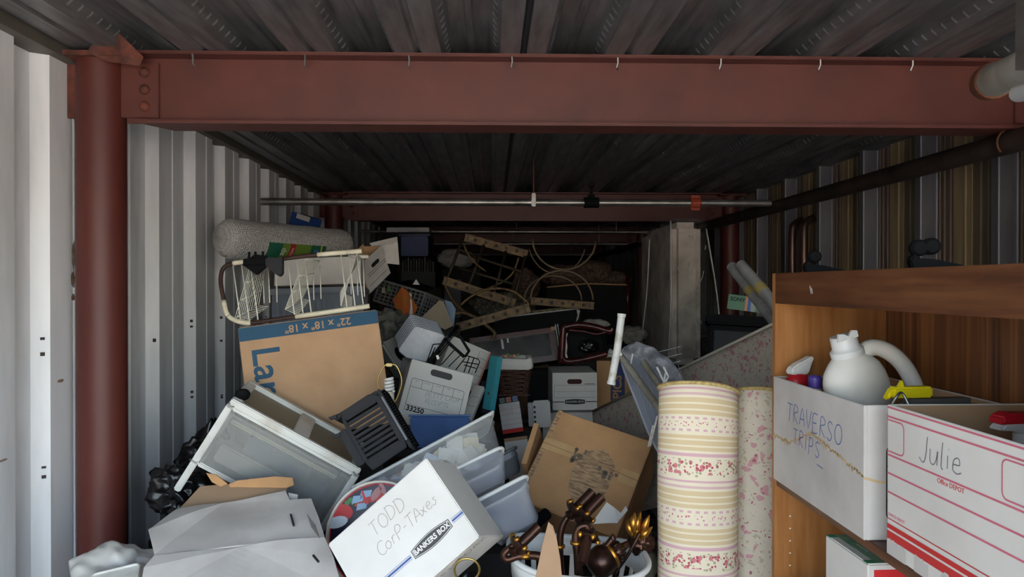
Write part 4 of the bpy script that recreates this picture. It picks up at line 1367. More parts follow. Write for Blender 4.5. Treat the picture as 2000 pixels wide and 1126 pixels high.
# the side facing the viewer: find its angle
fr_in = RM.inverted() @ Vector((0, 0, CAM_Z))
va = math.degrees(math.atan2(fr_in.z, fr_in.y))
a0, a1 = va - 62, va - 18
sgn = 1 if (RM.to_3x3() @ Vector((0, cos(radians(va + 20)), sin(radians(va + 20))))).z > 0 else -1
if sgn < 0: a0, a1 = va + 2, va + 52
else: a0, a1 = va - 52, va - 2
t0, t1 = Lr * .22, Lr * .74
patch(t0, t1, a0, a1, m_lgreen, 'green_label')
patch(t0 - .01, t0 + .08, a0, a1, m_lteal, 'teal_edge', .0028)
patch(t0 + (t1 - t0) * .34, t0 + (t1 - t0) * .44, a0, a1, M('label_red', (156, 36, 40), .5), 'red_stripe', .0032)
patch(t0 + (t1 - t0) * .72, t1, a0, a1, m_lteal, 'teal_end', .003)
patch(t0 + (t1 - t0) * .78, t0 + (t1 - t0) * .87, (a0 + a1) / 2 - 12, (a0 + a1) / 2 + 12, M('label_blue', (84, 124, 180), .5), 'blue_dot', .0036)
patch(t0 + (t1 - t0) * .9, t0 + (t1 - t0) * .93, a0, a1, M('label_yellow', (200, 196, 60), .5), 'yellow_stripe', .0036)
am = radians((a0 + a1) / 2)
nrm = Vector((0, cos(am), sin(am)))
for (txt, ft, sz) in (('ap', .22, .05), ('TON', .39, .022)):
    o = lettering(txt, sz, m_whitepr, bw, 0, 0, 0, 0)
    xdir = Vector((0, -sin(am), cos(am))) * (1 if sgn > 0 else -1)
    o.matrix_basis = basis(nrm * (RR + .0045) + Vector((t0 + (t1 - t0) * ft, 0, 0)), xdir, nrm.cross(xdir), nrm)

# boxes behind the caddy
F, w, h = face(tl=(536, 505, 3.72), tr=(704, 500, 3.72), bl=(536, 558, 3.7))
o = board_box('white_carton', 'plain white carton under the bubble wrap roll', F, w, h, .12, m_greyboard, cat='carton')
F, w, h = face(tl=(530, 564, 3.66), tr=(708, 558, 3.66), bl=(532, 640, 3.64))
gt = thing('file_tote', 'translucent grey file tote under the plain white carton', 'tote', F)
b = MB(); b.box(0, w, 0, h - .02, -.15, 0); b.build('tote_body', see_through('tote_plastic', (130, 138, 150), .55, .3), gt, bevel=.008)
b = MB(); b.box(-.008, w + .008, h - .03, h, -.158, .008); b.build('lid', M('tote_lid', (116, 122, 132), .5), gt, bevel=.005)
rs = random.Random(3)
for j in range(14):
    x = .02 + j * (w - .05) / 14
    c_ = rs.choice([(206, 206, 204), (150, 156, 168), (120, 124, 134), (190, 184, 176)])
    b = MB(); b.box(x, x + .012, .01, h - rs.uniform(.05, .09), -.13, -.02); b.build('hanging_file', M('file_%d' % c_[0], c_, .8), gt)
F, w, h = face(tl=(702, 519, 3.86), tr=(744, 480, 4.02), bl=(700, 596, 3.86))
ob = thing('open_file_box', 'open white file box with hand hole beside the milk crate', 'box', F)
b = MB(); b.box(0, w, 0, h, -.006, 0); b.build('end_board', m_greyboard, ob, bevel=.001)
b = MB(); b.box(-.0, .006, 0, h, -.12, -.006); b.box(w - .006, w, 0, h, -.12, -.006); b.box(0, w, 0, h + .01, -.126, -.12); b.box(0, w, 0, .006, -.12, -.006); b.build('side_board', m_kraft, ob)
b = MB(); b.prism(rrect(w * .4, h * .62, w * .75, h * .75, .012), .0002, .0008); b.build('hand_hole', m_dark, ob)
b = MB(); lines(b, [[(w * .15, h * .55), (w * .98, h * .55)], [(w * .15, h * .47), (w * .98, h * .47)], [(w * .1, h * .2), (w * .9, h * .2)]], .003); b.build('printed_rule', m_greypr, ob)
sheet('lid_flap', [ob.matrix_world.inverted() @ P(*q) if False else F.inverted() @ P(*q) for q in ((724, 478, 4.1), (776, 463, 4.12), (780, 517, 4.1), (744, 513, 4.06))], m_greyboard, ob, .005, 2, .002)
sheet('lid_lip', [F.inverted() @ P(*q) for q in ((722, 476, 4.08), (776, 463, 4.1), (776, 472, 4.07), (728, 484, 4.06))], m_greyboard, ob, .005, 2, .002)

# milk crate
F, w, h = face(tr=(831, 572, 4.5), tl=(744, 546, 4.72), br=(828, 618, 4.46))
mk = thing('milk_crate', 'grey lattice milk crate holding papers and an orange bag', 'crate', F)
m_crate = M('grey_crate_plastic', (128, 127, 128), .55, 0, (106, 105, 106))
Dk = .3
def lattice(W, H, nx, ny, mtx, t=.005, bar=.006):
    b = MB()
    for i in range(nx + 1):
        x = W * i / nx; b.box(x - bar / 2, x + bar / 2, 0, H, -t, 0, mtx)
    for j in range(ny + 1):
        y = H * j / ny; hh = bar * (1.0 if 0 < j < ny else 2.2); b.box(0, W, y - hh / 2, y + hh / 2, -t, 0.001, mtx)
    return b
lattice(w, h, 10, 6, Matrix.Identity(4)).build('lattice_side', m_crate, mk)
lattice(w, h, 10, 6, Matrix.Translation((0, 0, -Dk))).build('lattice_side', m_crate, mk)
lattice(Dk, h, 10, 6, Matrix.Translation((w, 0, 0)) @ Matrix.Rotation(pi / 2, 4, 'Y')).build('lattice_side', m_crate, mk)
lattice(Dk, h, 10, 6, Matrix.Rotation(pi / 2, 4, 'Y')).build('lattice_side', m_crate, mk)
lattice(w, Dk, 10, 10, Matrix.Rotation(-pi / 2, 4, 'X') @ Matrix.Translation((0, 0, 0))).build('crate_bottom', m_crate, mk)
sheet_o = thing('orange_bag', 'orange printed paper bag hanging on the milk crate', 'bag')
sheet('bag_paper', Pp([(786, 560, 4.52), (798, 570, 4.5), (816, 600, 4.42), (806, 616, 4.42), (789, 620, 4.44), (772, 600, 4.5), (768, 586, 4.54)], 0), M('orange_paper', (204, 96, 46), .7, 0, (176, 116, 40), 30), sheet_o, .006, 3, .01, 8, 3)
sheet('silver_strip', Pp([(800, 571, 4.49), (804, 574, 4.48), (806, 612, 4.41), (800, 618, 4.41), (802, 596, 4.44)], 0), m_whiteplastic, sheet_o, .002, 2, .004, 20, 4)
for (q, c_, nm, lb) in ((((806, 555), (813, 545), (820, 556)), (214, 212, 208), 'folded_paper', 'small white folded paper point in the milk crate'),
                        (((756, 560), (762, 556), (764, 568), (757, 570)), (92, 124, 70), 'green_wrapper', 'small green wrapper seen through the milk crate lattice'),
                        (((746, 562), (752, 560), (753, 572), (746, 572)), (180, 168, 150), 'beige_wrapper', 'small beige wrapper seen through the milk crate lattice')):
    o = sheet(nm, [P(a_, c2, 4.66) for a_, c2 in q], M('wrap_%d' % c_[0], c_, .7), None, .006, 1, .002)
    tag(o, lb, 'paper')
o = sheet('dark_notebook', Pp([(776, 556, 4.8), (800, 552, 4.9), (846, 566, 4.75), (826, 570, 4.62)], 0), m_black, None, .02, 1, .002); tag(o, 'dark notebook lying in the milk crate', 'notebook')

# blue bin and lid far behind
F, w, h = face(tl=(783, 461, 6.9), tr=(836, 461, 6.9), bl=(783, 500, 6.9))
o = board_box('blue_tote', 'dark blue tote stacked high behind the open file box', F, w, h, .4, M('blue_tote_plastic', (52, 70, 124), .5), cat='tote', bevel=.01)
b = MB(); b.box(-.02, w + .02, h, h + .02, -.42, .02); b.build('lid_edge', M('tote_edge', (46, 58, 96), .5), o)
F, w, h = face(tl=(755, 444, 7.3), tr=(838, 444, 7.3), bl=(755, 453, 7.3))
o = board_box('white_shelf_board', 'white shelf board lying on top of the blue tote', F, w, h, .3, M('white_laminate', (200, 200, 202), .5), cat='board'); o['category'] = 'board'
F, w, h = face(tl=(783, 500, 6.85), tr=(850, 500, 6.85), bl=(783, 560, 6.85))
fx = thing('file_crate', 'dark file crate with upright folders under the blue tote', 'crate', F)
b = MB(); b.box(0, w, 0, h * .5, -.4, 0); b.build('crate_body', M('dark_grey_plastic', (58, 58, 62), .6), fx, bevel=.004)
for j in range(12):
    b = MB(); b.box(.01 + j * w / 12.5, .01 + j * w / 12.5 + .014, h * .1, h * rs.uniform(.82, .98), -.35, -.02); b.build('folder', M('folder_%d' % (j % 3), ((92, 90, 88), (74, 72, 72), (108, 104, 98))[j % 3], .8), fx)
F, w, h = face(tl=(566, 428, 5.2), tr=(602, 440, 5.1), bl=(564, 440, 5.2))
o = board_box('tissue_carton', 'small blue and white carton on top behind the bubble wrap', F, w, h + .06, .12, M('blue_carton_print', (48, 84, 160), .6), cat='carton')
b = MB(); b.box(w * .3, w, h * .2 + .06, h + .06, 0, .001); b.build('white_panel', m_whitebox, o)

# nested trays
m_tray = M('pale_grey_tray', (206, 210, 216), .5, 0, (192, 196, 204), 40)
poly_px = [(812, 636), (869, 654), (833, 705), (791, 697), (779, 684)]
base_pts = [P(px, py, 3.55) for px, py in [(818, 637), (865, 652), (869, 657), (838, 703), (830, 706), (794, 698), (780, 686), (779, 680), (808, 639), (812, 636.5)]]
o0 = P(815, 670, 3.55)
F_tray = basis(o0, Vector((1, 0, 0)), Vector((0, 0, 1)), Vector((0, -1, 0)))
inv = F_tray.inverted()
loc = [inv @ p for p in base_pts]
b = MB(); b.prism([(p.x, p.y) for p in loc], -.005, 0); b.prism([(p.x * .965, p.y * .965) for p in loc], -.014, -.005)
tray0 = b.build('plastic_tray', m_tray, None)
b = MB(); b.tube([(p.x, p.y, .0005) for p in loc], .0026, 6, closed=True)
shade_rim0 = b.build('rim', M('tray_shade_grey', (128, 132, 142), .5), tray0, smooth=True)  # darker rim stroke paints the shade line between nested trays
tray0.matrix_world = F_tray
stepv = (P(806, 614, 3.70) - P(815, 636, 3.55)) / 6
ords = ['front', 'second', 'third', 'fourth', 'fifth', 'sixth', 'last']
for k in range(7):
    o = tray0 if k == 0 else tray0.copy()
    if k:
        C.objects.link(o)
        shade_rim = shade_rim0.copy(); C.objects.link(shade_rim); shade_rim.parent = o
    o.matrix_world = Matrix.Translation(stepv * k) @ F_tray
    tag(o, 'pale grey plastic tray, %s of the nested row behind the wire rack' % ords[k], 'tray', 'nested grey trays')

# black wire desk rack
wr = thing('wire_desk_rack', 'black wire desk rack lying on the receipt box', 'desk rack')
dW = 3.42
wl = [[(846, 672), (862, 671), (866, 664)], [(846, 672), (834, 705)], [(850, 678), (838, 703)], [(895, 634), (834, 706)], [(900, 640), (842, 707)],
      [(866, 664), (905, 697)], [(878, 671), (848, 707)], [(889, 681), (862, 712)], [(900, 692), (876, 716)], [(912, 694), (934, 701), (937, 706), (928, 728)],
      [(917, 695), (906, 727)], [(926, 698), (915, 728)], [(906, 712), (930, 719)], [(904, 706), (934, 711)], [(908, 699), (890, 722)]]
for q in wl:
    b = MB(); b.tube([P(a_, c_, dW) for a_, c_ in q], .0028, 6); b.build('wire', m_black, wr, smooth=True)
for q in (((894, 632), (899, 636), (838, 707), (833, 704)), ((896, 657), (900, 654), (919, 684), (914, 687)), ((914, 684), (919, 685), (910, 698), (905, 696)), ((866, 662), (870, 659), (909, 694), (905, 699)), ((872, 652), (892, 634), (900, 640), (880, 660))):
    sheet('rail', [P(a_, c_, dW - .01) for a_, c_ in q], m_black, wr, .008, 0, 0)
b = MB(); b.box(-.006, .006, -.01, .01, 0, .003, basis(P(855, 697, dW - .02), Vector((.95, 0, .3)), Vector((-.3, 0, .95)), Vector((0, -1, 0)))); b.build('label_clip', m_galv, wr)

# receipts box
F, w, h = face(tl=(805, 700, 3.35), tr=(925, 733, 3.40), bl=(776, 796, 3.27))
rb = thing('receipts_box', 'white numbered file box with pen note about receipts', 'box', F)
b = MB(); b.box(0, w, -.06, h, -.3, 0); b.build('box_body', m_whitebox, rb, bevel=.003)
b = MB(); b.prism(rrect(w * .33, h * .78, w * .68, h * .91, h * .06), .0002, .0012); b.build('hand_hole', m_greypr, rb)
b = MB()
fx0, fx1, fy1 = w * .08, w * .92, h * .64
b.ribbon([(fx0, 0), (fx0, fy1 - .01)] + arc(fx0 + .01, fy1 - .01, .01, 180, 90, 3) + arc(fx1 - .01, fy1 - .01, .01, 90, 0, 3) + [(fx1, 0)], .002, .0003)
lines(b, [[(fx0, h * .47), (fx1, h * .47)], [(fx0, h * .12), (fx1, h * .12)]] + [[(fx0 + (fx1 - fx0) * q / 5, h * .47), (fx0 + (fx1 - fx0) * q / 5, fy1)] for q in (1, 2, 3, 4)], .0016)
b.build('printed_form', m_blackpr, rb)
handwriting('PETTY CASH', .022, m_pencil, rb, w * .34, h * .35, .06, .0012, gap=.05, seed=21) if 'C' in GLYPH else None
handwriting('RECEIPTS', .02, m_pencil, rb, w * .36, h * .22, .06, .0012, gap=.05, seed=22)
lettering('33250', .034, m_blackpr, rb, w * .24, h * .05, 0, .0005, bold=.0012)
b = MB(); b.box(w * .76, w * .93, .0, h * .07, .0003, .0007); b.build('red_logo', m_redpr, rb)
for q in range(5): lettering(('DEPT.', 'CONTENTS', 'RECORD', 'FROM', 'TO')[q], .006, m_greypr, rb, fx0 + (fx1 - fx0) * (q + .5) / 5, h * .6, 0, .0004)
# grey box end behind it
F, w, h = face(tl=(786, 697, 3.72), tr=(806, 699, 3.72), bl=(776, 780, 3.68))
board_box('grey_file_box', 'shaded grey file box end behind the receipts box', F, w + .03, h, .04, M('grey_box_board', (150, 147, 142), .8))
# leaning white boxes and binder to its right
F, w, h = face(tl=(884, 655, 3.86), tr=(959, 688, 3.95), bl=(862, 740, 3.82))
lb1 = board_box('label_box', 'white box with ruled label panels leaning behind the wire rack', F, w, h, .1, m_whitebox)
b = MB(); b.ribbon([(w * .74, 0), (w * .74, h * .93), (w, h * .93)], .0016, .0003); lines(b, [[(w * .74, h * (.18 + .2 * q)), (w, h * (.18 + .2 * q))] for q in range(4)], .0016); b.build('printed_form', m_blackpr, lb1)
b = MB(); b.box(w * .96, w, 0, h, .0003, .0008); b.build('orange_edge', M('salmon_print', (226, 150, 128), .7), lb1)
F, w, h = face(tl=(926, 750, 3.62), tr=(946, 754, 3.6), bl=(900, 818, 3.5))
lb2 = board_box('label_box', 'narrow white box with printed label tab leaning on the receipts box', F, w, h, .03, m_greyboard)
b = MB(); b.ribbon(rrect(w * .15, h * .4, w * .95, h * .66, .004), .0014, .0003); b.build('printed_form', m_blackpr, lb2)
F, w, h = face(tl=(957, 693, 3.66), tr=(974, 696, 3.6), bl=(952, 800, 3.6))
te = thing('teal_binder', 'teal ring binder standing beside the white label box', 'binder', F)
b = MB(); b.box(0, w, 0, h, -.03, 0); b.build('spine', M('teal_board', (66, 156, 168), .6), te, bevel=.004)
b = MB(); b.lathe([(.008, 0), (.008, .001)], 16, Matrix.Translation((w * .5, h * .3, 0))); b.build('finger_hole', m_galv, te)
F, w, h = face(tl=(945, 745, 3.74), tr=(957, 745, 3.76), bl=(926, 806, 3.7))
board_box('dark_binder', 'dark binder leaning between the teal binder and the white boxes', F, w, h, .03, M('dark_purple_board', (54, 46, 56), .7), cat='binder')
# blue bin under the receipts box
F, w, h = face(tl=(800, 812, 3.08), tr=(918, 812, 3.08), bl=(822, 872, 3.0))
bb_ = thing('blue_bin', 'blue plastic bin below the receipts box', 'bin', F)
m_blue = M('mid_blue_plastic', (74, 108, 164), .5, 0, (62, 94, 146), 8)
b = MB(); b.prism([(0, h), (w, h), (w - .02, 0), (.02, 0)], -.2, 0); b.build('bin_body', m_blue, bb_, bevel=.006)
b = MB(); b.tube([(-.004, h, .004), (w + .004, h, .004)], .005, 8); b.build('rim', m_blue, bb_)

# lamp harp with spiral bulb
lp = thing('lamp_fitting', 'brass lamp harp with spiral bulb beside the moving carton', 'lamp', P(760, 790, 2.74))
o_ = P(760, 790, 2.74)
b = MB(); b.tube([p - o_ for p in smooth_path([P(752, 790, 2.74), P(742, 770, 2.74), P(738, 745, 2.74), P(744, 725, 2.74), P(752, 713, 2.74), P(766, 711, 2.74), P(776, 716, 2.74), P(784, 738, 2.74), P(783, 755, 2.74), P(775, 778, 2.74), P(766, 790, 2.74)], 5)], .0028, 8)
b.build('harp', M('brass', (206, 180, 110), .3, .9, (180, 150, 84), 10), lp, smooth=True)
b = MB(); b.box(-.012, .012, -.006, .006, 0, .012, Matrix.Translation(P(760, 712, 2.74) - o_ - Vector((0, 0, .006)))); b.build('finial_plate', M('aged_brass', (150, 136, 92), .4, .8), lp, bevel=.002)
b = MB()
c0 = P(760, 768, 2.74) - o_
b.tube([c0 + Vector((.017 * (1 - .25 * (q / 60)) * cos(q * .42), .017 * (1 - .25 * (q / 60)) * sin(q * .42), .008 + .052 * q / 60)) for q in range(61)], .0058, 8)
b.build('spiral_bulb', M('bulb_glass', (236, 234, 228), .25), lp, smooth=True)
b = MB(); b.lathe([(.016, -.04), (.02, -.036), (.02, .0), (.014, .008)], 16, Matrix.Translation(c0)); b.build('bulb_base', M('bulb_base_plastic', (214, 208, 190), .4), lp, smooth=.6)

# woven basket with liner
c0 = P(1003, 766, 4.14)
bsk = thing('wicker_basket', 'small brown wicker basket with white cloth liner and ribbon roses', 'basket', c0)
m_wick = M('dark_wicker', (92, 56, 42), .8, 0, (56, 36, 30), 60)
b = MB()
rows = 13
for i in range(rows):
    z = .0 + i * .012
    ww = .078 + .02 * i / rows
    pts = [(p[0] , p[1], z + .0035 * (1 if (q + i) % 2 else -1)) for q, p in enumerate(rrect(-ww, -.07 - .012 * i / rows, ww, .07 + .012 * i / rows, .03, 6))]
    b.tube(pts, .0068, 6, closed=True)
wv = b.build('weave', m_wick, bsk, smooth=True); wv['kind'] = 'stuff'
b = MB()
for (wa, z) in (): pass
ring = lambda e, z, wob: [(p[0], p[1], z + wob * sin(q * 1.1)) for q, p in enumerate(rrect(-.1 - e, -.085 - e, .1 + e, .085 + e, .03, 6))]
rr_ = [ring(.006, .145, .003), ring(.012, .165, .002), ring(.008, .205, .004), ring(-.01, .21, .004), ring(-.02, .18, .003)]
kk = len(rr_[0])
b.add([p for r_ in rr_ for p in r_], [(i * kk + j, i * kk + (j + 1) % kk, (i + 1) * kk + (j + 1) % kk, (i + 1) * kk + j) for i in range(4) for j in range(kk)])
b.build('cloth_liner', M('white_linen', (222, 218, 208), .9, 0, (196, 192, 184), 8), bsk, smooth=True)
for q in range(6):
    o = lump('ribbon_rose', (-.07 + .018 * q + .004 * (q % 2), -.06 - .01 * (q % 2), .215 + .006 * (q % 3)), (.011, .011, .009), M('rose_%d' % (q % 3), ((176, 96, 110), (190, 160, 110), (120, 126, 80))[q % 3], .8), bsk, 2, .3, 3, q)
b = MB(); b.box(-.09, .09, -.07, .07, -.01, .0); b.build('base', m_wick, bsk)
# red-lined file box with books
F, w, h = face(tl=(974, 789, 4.0), tr=(1014, 783, 4.0), bl=(966, 850, 3.98))
rf = thing('magazine_box', 'white file box with red lines holding books under the wicker basket', 'box', F)
b = MB(); b.box(0, w, 0, h, -.26, 0); b.build('box_body', m_greyboard, rf, bevel=.002)
b = MB(); b.box(0, w, 0, h * .14, .0003, .0008); b.build('red_band', m_redpr, rf)
b = MB(); lines(b, [[(0, h * (.28 + .17 * q)), (w, h * (.28 + .17 * q))] for q in range(4)], .0016); b.ribbon(rrect(w * .6, h * .62, w * .97, h * .88, .004), .0014, .0003); b.build('printed_rule', m_pinkpr, rf)
for q, c_ in enumerate(((40, 92, 100), (150, 60, 40), (48, 80, 130))):
    F2 = F @ Matrix.Translation((w * (.05 + .32 * q), h, -.06))
    o = thing('book', '%s book upright in the red lined file box' % ('green', 'orange', 'blue')[q], 'book', F2, 'books in the file box')
    b = MB(); b.box(0, w * .27, .001, .03, -.14, 0); b.build('cover', M('book_%d' % c_[0], c_, .5), o, bevel=.001)
    b = MB(); b.ribbon(rrect(w * .05, .006, w * .22, .025, .002), .0016, .0003); b.build('cover_frame', M('gilt_print', (190, 160, 90), .5), o)
F, w, h = face(tl=(985, 862, 3.5), tr=(1030, 856, 3.5), bl=(985, 945, 3.45))
o = board_box('white_file_box', 'white box with kraft top edge below the red lined file box', F, w, h, .25, m_whitebox)
b = MB(); b.box(0, w, h - .002, h + .014, -.25, 0); b.build('kraft_lip', m_kraft, o)

# centre: file box with logo, carton with blue letters
F, w, h = face(tl=(1079, 728, 4.6), tr=(1166, 727, 4.6), bl=(1079, 801, 4.6))
cb = thing('file_box', 'white file box with dark hand hole standing under the mahogany chair', 'box', F)
b = MB(); b.box(0, w, 0, h, -.38, 0); b.build('box_body', m_whitebox, cb, bevel=.003)
b = MB(); b.prism(rrect(w * .33, h * .7, w * .66, h * .83, h * .06), .0003, .001); b.build('hand_hole', M('dark_red_shadow', (70, 26, 24), .8), cb)
b = MB(); b.ribbon(rrect(w * .04, h * .34, w * .97, h * .67, .003), .0016, .0003); lines(b, [[(w * .04, h * .5), (w * .97, h * .5)]], .0012); b.build('printed_form', m_greypr, cb)
b = MB(); b.prism(oval(w * .225, h * .07, h * .05), .0003, .0007, Matrix.Translation((w * .5, h * .225, 0))); b.build('logo_field', m_blackpr, cb)
lettering('BANKERS BOX', h * .075, m_whitepr, cb, w * .5, h * .225, 0, .001)
b = MB(); lines(b, [[(0, h * .225), (w * .26, h * .225)], [(w * .74, h * .225), (w, h * .225)]], .006); b.build('grey_stripe', m_greypr, cb)
b = MB(); b.box(w * .72, w * .95, h * .69, h * .705, .0003, .0008); b.build('lot_mark', m_greypr, cb)
F, w, h = face(tl=(1060, 806, 4.56), tr=(1160, 805, 4.56), bl=(1060, 880, 4.56))
board_box('lower_file_box', 'white file box with shut lid underneath the hand hole box', F, w, h, .4, m_greyboard)
F, w, h = face(tl=(1165, 704, 4.9), tr=(1246, 706, 4.8), bl=(1165, 800, 4.9))
ep = thing('kraft_carton', 'kraft carton with tall blue lettering panel behind the ironing board', 'carton', F)
b = MB(); b.box(0, w, 0, h, -.3, 0); b.build('box_body', m_kraft2, ep, bevel=.003)
b = MB(); b.box(w * .34, w * .68, .002, h - .004, .0003, .0008); b.build('blue_panel', M('navy_print', (58, 70, 110), .8), ep)
lettering('EPICS', .085, m_kraft2, ep, w * .51, h * .42, pi / 2, .0012, bold=.002)
o = lump('tissue_paper', P(1192, 690, 5.0), (.05, .045, .026), m_whitebox, None, 4, .5, 4, 2, 0, False, .2); tag(o, 'crumpled white tissue paper on the kraft carton', 'paper')
# white wrapped boxes left of the centre box
F, w, h = face(tl=(1040, 783, 4.3), tr=(1074, 781, 4.3), bl=(1037, 836, 4.3))
ws = thing('plastic_envelope', 'white bubble mailer hanging beside the centre file box', 'envelope', F)
b = MB(); b.box(0, w, 0, h, -.03, 0); b.build('pouch', m_whitebox, ws, bevel=.008)
b = MB(); b.box(-.03, -.002, .01, h - .01, -.03, -.004); b.build('torn_side', m_greyboard, ws, bevel=.004)
for q in range(4): 
    b = MB(); b.box(.004, .016, .03 + q * .03, .045 + q * .03, .0003, .0008); b.build('print_mark', m_greypr, ws)
# ---------------------------------------------------------------- right side of the pile
# floral mattress leaning behind the rugs
A, B_ = P(1152, 803, 3.55), P(1515, 626, 2.42)
U = (B_ - A); Lm = U.length * 1.28; u = U.normalized()
v = Vector((0.1, .12, .9)); v = (v - u * v.dot(u)).normalized(); n_ = u.cross(v)
Hm = .5
fl = thing('floral_mattress', 'greyed rose print mattress leaning behind the rug rolls', 'mattress', basis(A - v * Hm, u, v, n_))
def soft_slab(name, W, H, T, mat, parent, nx=24, ny=10, edge=.03, amp=.004):
    """padded slab with rounded edges, face at z=0"""
    grid, uvs = [], []
    ring = [(0, -T), (0, -T * .5), (0, -edge), (edge * .3, -edge * .3), (edge, 0)]
    ys = [(a, z) for a, z in ring] + [(edge + (H - 2 * edge) * j / ny, 0) for j in range(1, ny)] + [(H - a, z) for a, z in reversed(ring)]
    xs = [(a, z) for a, z in ring] + [(edge + (W - 2 * edge) * i / nx, 0) for i in range(1, nx)] + [(W - a, z) for a, z in reversed(ring)]
    for x, zx in xs:
        row, ur = [], []
        for y, zy in ys:
            z = min(zx, zy)
            if z == 0: z = amp * noise.noise(Vector((x * 6, y * 6, 2)))
            row.append((x, y, z)); ur.append((x + (zx if x < W / 2 else -zx), y + (zy if y < H / 2 else -zy)))
        grid.append(row); uvs.append(ur)
    return uv_sheet(name, grid, mat, parent, uvs)
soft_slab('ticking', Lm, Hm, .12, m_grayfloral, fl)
b = MB(); b.tube([(0.01, Hm, -.012), (Lm - .01, Hm, -.012)], .006, 8); b.build('top_piping', m_grayfloral, fl, smooth=True)
b = MB(); b.box(.02, Lm - .02, .02, Hm - .02, -.119, -.1); b.build('back_cloth', m_dark, fl)

# ironing board upside down
def ibd(x, y): return P(x, y, 2.76 - (y - 671) / 234 * .34 - (x - 1240) / 100 * .03)
F0 = ibd(1245, 700)
IBM = Matrix.Translation(F0)
inv = IBM.inverted()
ib = thing('ironing_board', 'folded metal ironing board with silver cover and white tube legs', 'ironing board', IBM)
edge_px = [(1300, 905), (1270, 850), (1246, 790), (1228, 745), (1215, 706), (1218, 682), (1240, 672), (1276, 684), (1310, 710), (1332, 745), (1345, 800), (1340, 905)]
edge = smooth_path([inv @ ibd(*q) for q in edge_px], 4)
sheet('deck', edge, M('silver_mesh_deck', (150, 156, 168), .5, .1, (120, 126, 138), 3, (1, 1, 1), .3, .7), ib, .006, 1, 0)
b = MB()
for i in range(15):
    yy = 700 + i * 14
    l_ = 1222 + (yy - 700) * .40
    b.tube([inv @ (ibd(l_ + 6, yy) + Vector((0, -.003, 0))), inv @ (ibd(1330, yy - 24) + Vector((0, -.003, 0)))], .0011, 4)
for i in range(9):
    xx = 1228 + i * 12
    b.tube([inv @ (ibd(xx, 700 + abs(xx - 1260) * .2) + Vector((0, -.003, 0))), inv @ (ibd(xx + 62, 880) + Vector((0, -.003, 0)))], .0011, 4)
q_ = b.build('deck_mesh', M('mesh_wire', (176, 180, 188), .4, .2), ib); q_['kind'] = 'stuff'
b = MB(); b.tube(edge[:22], .006, 8); b.build('rim', M('rim_steel', (178, 186, 200), .4, .2), ib, smooth=True)
outer = [(1214, 700), (1219, 680), (1240, 670), (1276, 682), (1312, 708), (1334, 745), (1347, 800)]
inner = [(1326, 800), (1306, 752), (1284, 726), (1258, 704), (1238, 696), (1228, 704)]
fl_ = [inv @ (ibd(*q) + Vector((0, -.012, 0))) for q in outer + inner]
sheet('silver_cover', fl_, M('silvered_cloth', (158, 158, 162), .4, .1, (112, 112, 116), 30, (1, 1, 1), .3, .7, .9, 60), ib, .01, 4, .02, 22, 3, smooth=True)
m_tubew = M('chipped_white_tube', (226, 226, 220), .4, 0, (170, 160, 130), 26, (1, 1, 1), .55, .75)
m_tubeg = M('weathered_tube', (150, 148, 138), .45, .4, (118, 114, 100), 22)
b = MB(); b.tube([inv @ p for p in (P(1214, 615, 2.520), P(1206, 680, 2.500), P(1194, 747, 2.480))], .0135, 14); ft = b.build('foot_tube', m_tubew, ib, smooth=.8)
for q in ((1214, 618, 2.520, 1214.6, 612, 2.520), (1194.5, 744, 2.480, 1193.5, 750, 2.480)):
    b = MB(); b.tube([inv @ P(*q[:3]), inv @ P(*q[3:])], .0155, 14); b.build('foot_cap', m_whiteplastic, ft, smooth=.8)
for q in (((1209, 690, 2.515), (1260, 760, 2.400), (1316, 835, 2.280)), ((1256, 706, 2.520), (1290, 755, 2.440), (1330, 818, 2.340))):
    b = MB(); b.tube([inv @ P(*p) for p in q], .0125, 12); b.build('leg', m_tubeg, ib, smooth=.8)
b = MB(); b.tube([inv @ P(1208, 683, 2.500), inv @ P(1218, 705, 2.500)], .007, 8); b.build('brace', m_tubew, ib, smooth=.8)
for q in (((1296, 716), (1306, 735), (1298, 748)), ((1283, 716), (1296, 744)), ((1300, 728), (1290, 780)), ((1236, 690), (1230, 718)), ((1276, 830), (1266, 872)), ((1284, 812), (1270, 870))):
    b = MB(); b.tube([inv @ P(a_, c_, 2.400 if c_ > 800 or a_ > 1275 else 2.550) for a_, c_ in q], .0035, 6); b.build('linkage_rod', m_tubew, ib, smooth=True)

# black storage drawers, green box, conduits
F, w, h = face(tl=(1384, 612, 3.75), tr=(1560, 622, 3.62), bl=(1384, 720, 3.72))
bd = thing('black_drawer_unit', 'black plastic storage chest carrying a small green carton', 'storage chest', F)
b = MB(); b.box(0, w, 0, h * .8, -.35, -.006); b.build('chest_body', m_black, bd, bevel=.01)
b = MB(); b.box(-.015, w + .01, h * .82, h, -.37, .015); b.build('lid', m_black, bd, bevel=.012)
b = MB(); b.box(.03, w - .03, h * .08, h * .72, -.006, .004); pnl = b.build('front_panel', m_dkgrey, bd, bevel=.008)
b = MB(); b.box(.1, w - .1, h * .1, h * .4, .004, .009); b.build('inset_panel', m_dkgrey, pnl, bevel=.004)
F, w, h = face(tl=(1423, 578, 3.7), tr=(1516, 590, 3.62), bl=(1423, 607, 3.7))
sy = thing('electronics_carton', 'green product carton with orange and blue stripes on the black chest', 'carton', F @ Matrix.Translation((0, .012, 0)))
b = MB(); b.box(0, w, 0, h, -.16, 0); b.build('box_body', M('muted_green_print', (86, 128, 102), .6), sy, bevel=.002)
lettering('SONY', h * .36, m_blackpr, sy, w * .2, h * .7, 0, .0006, bold=.0008)
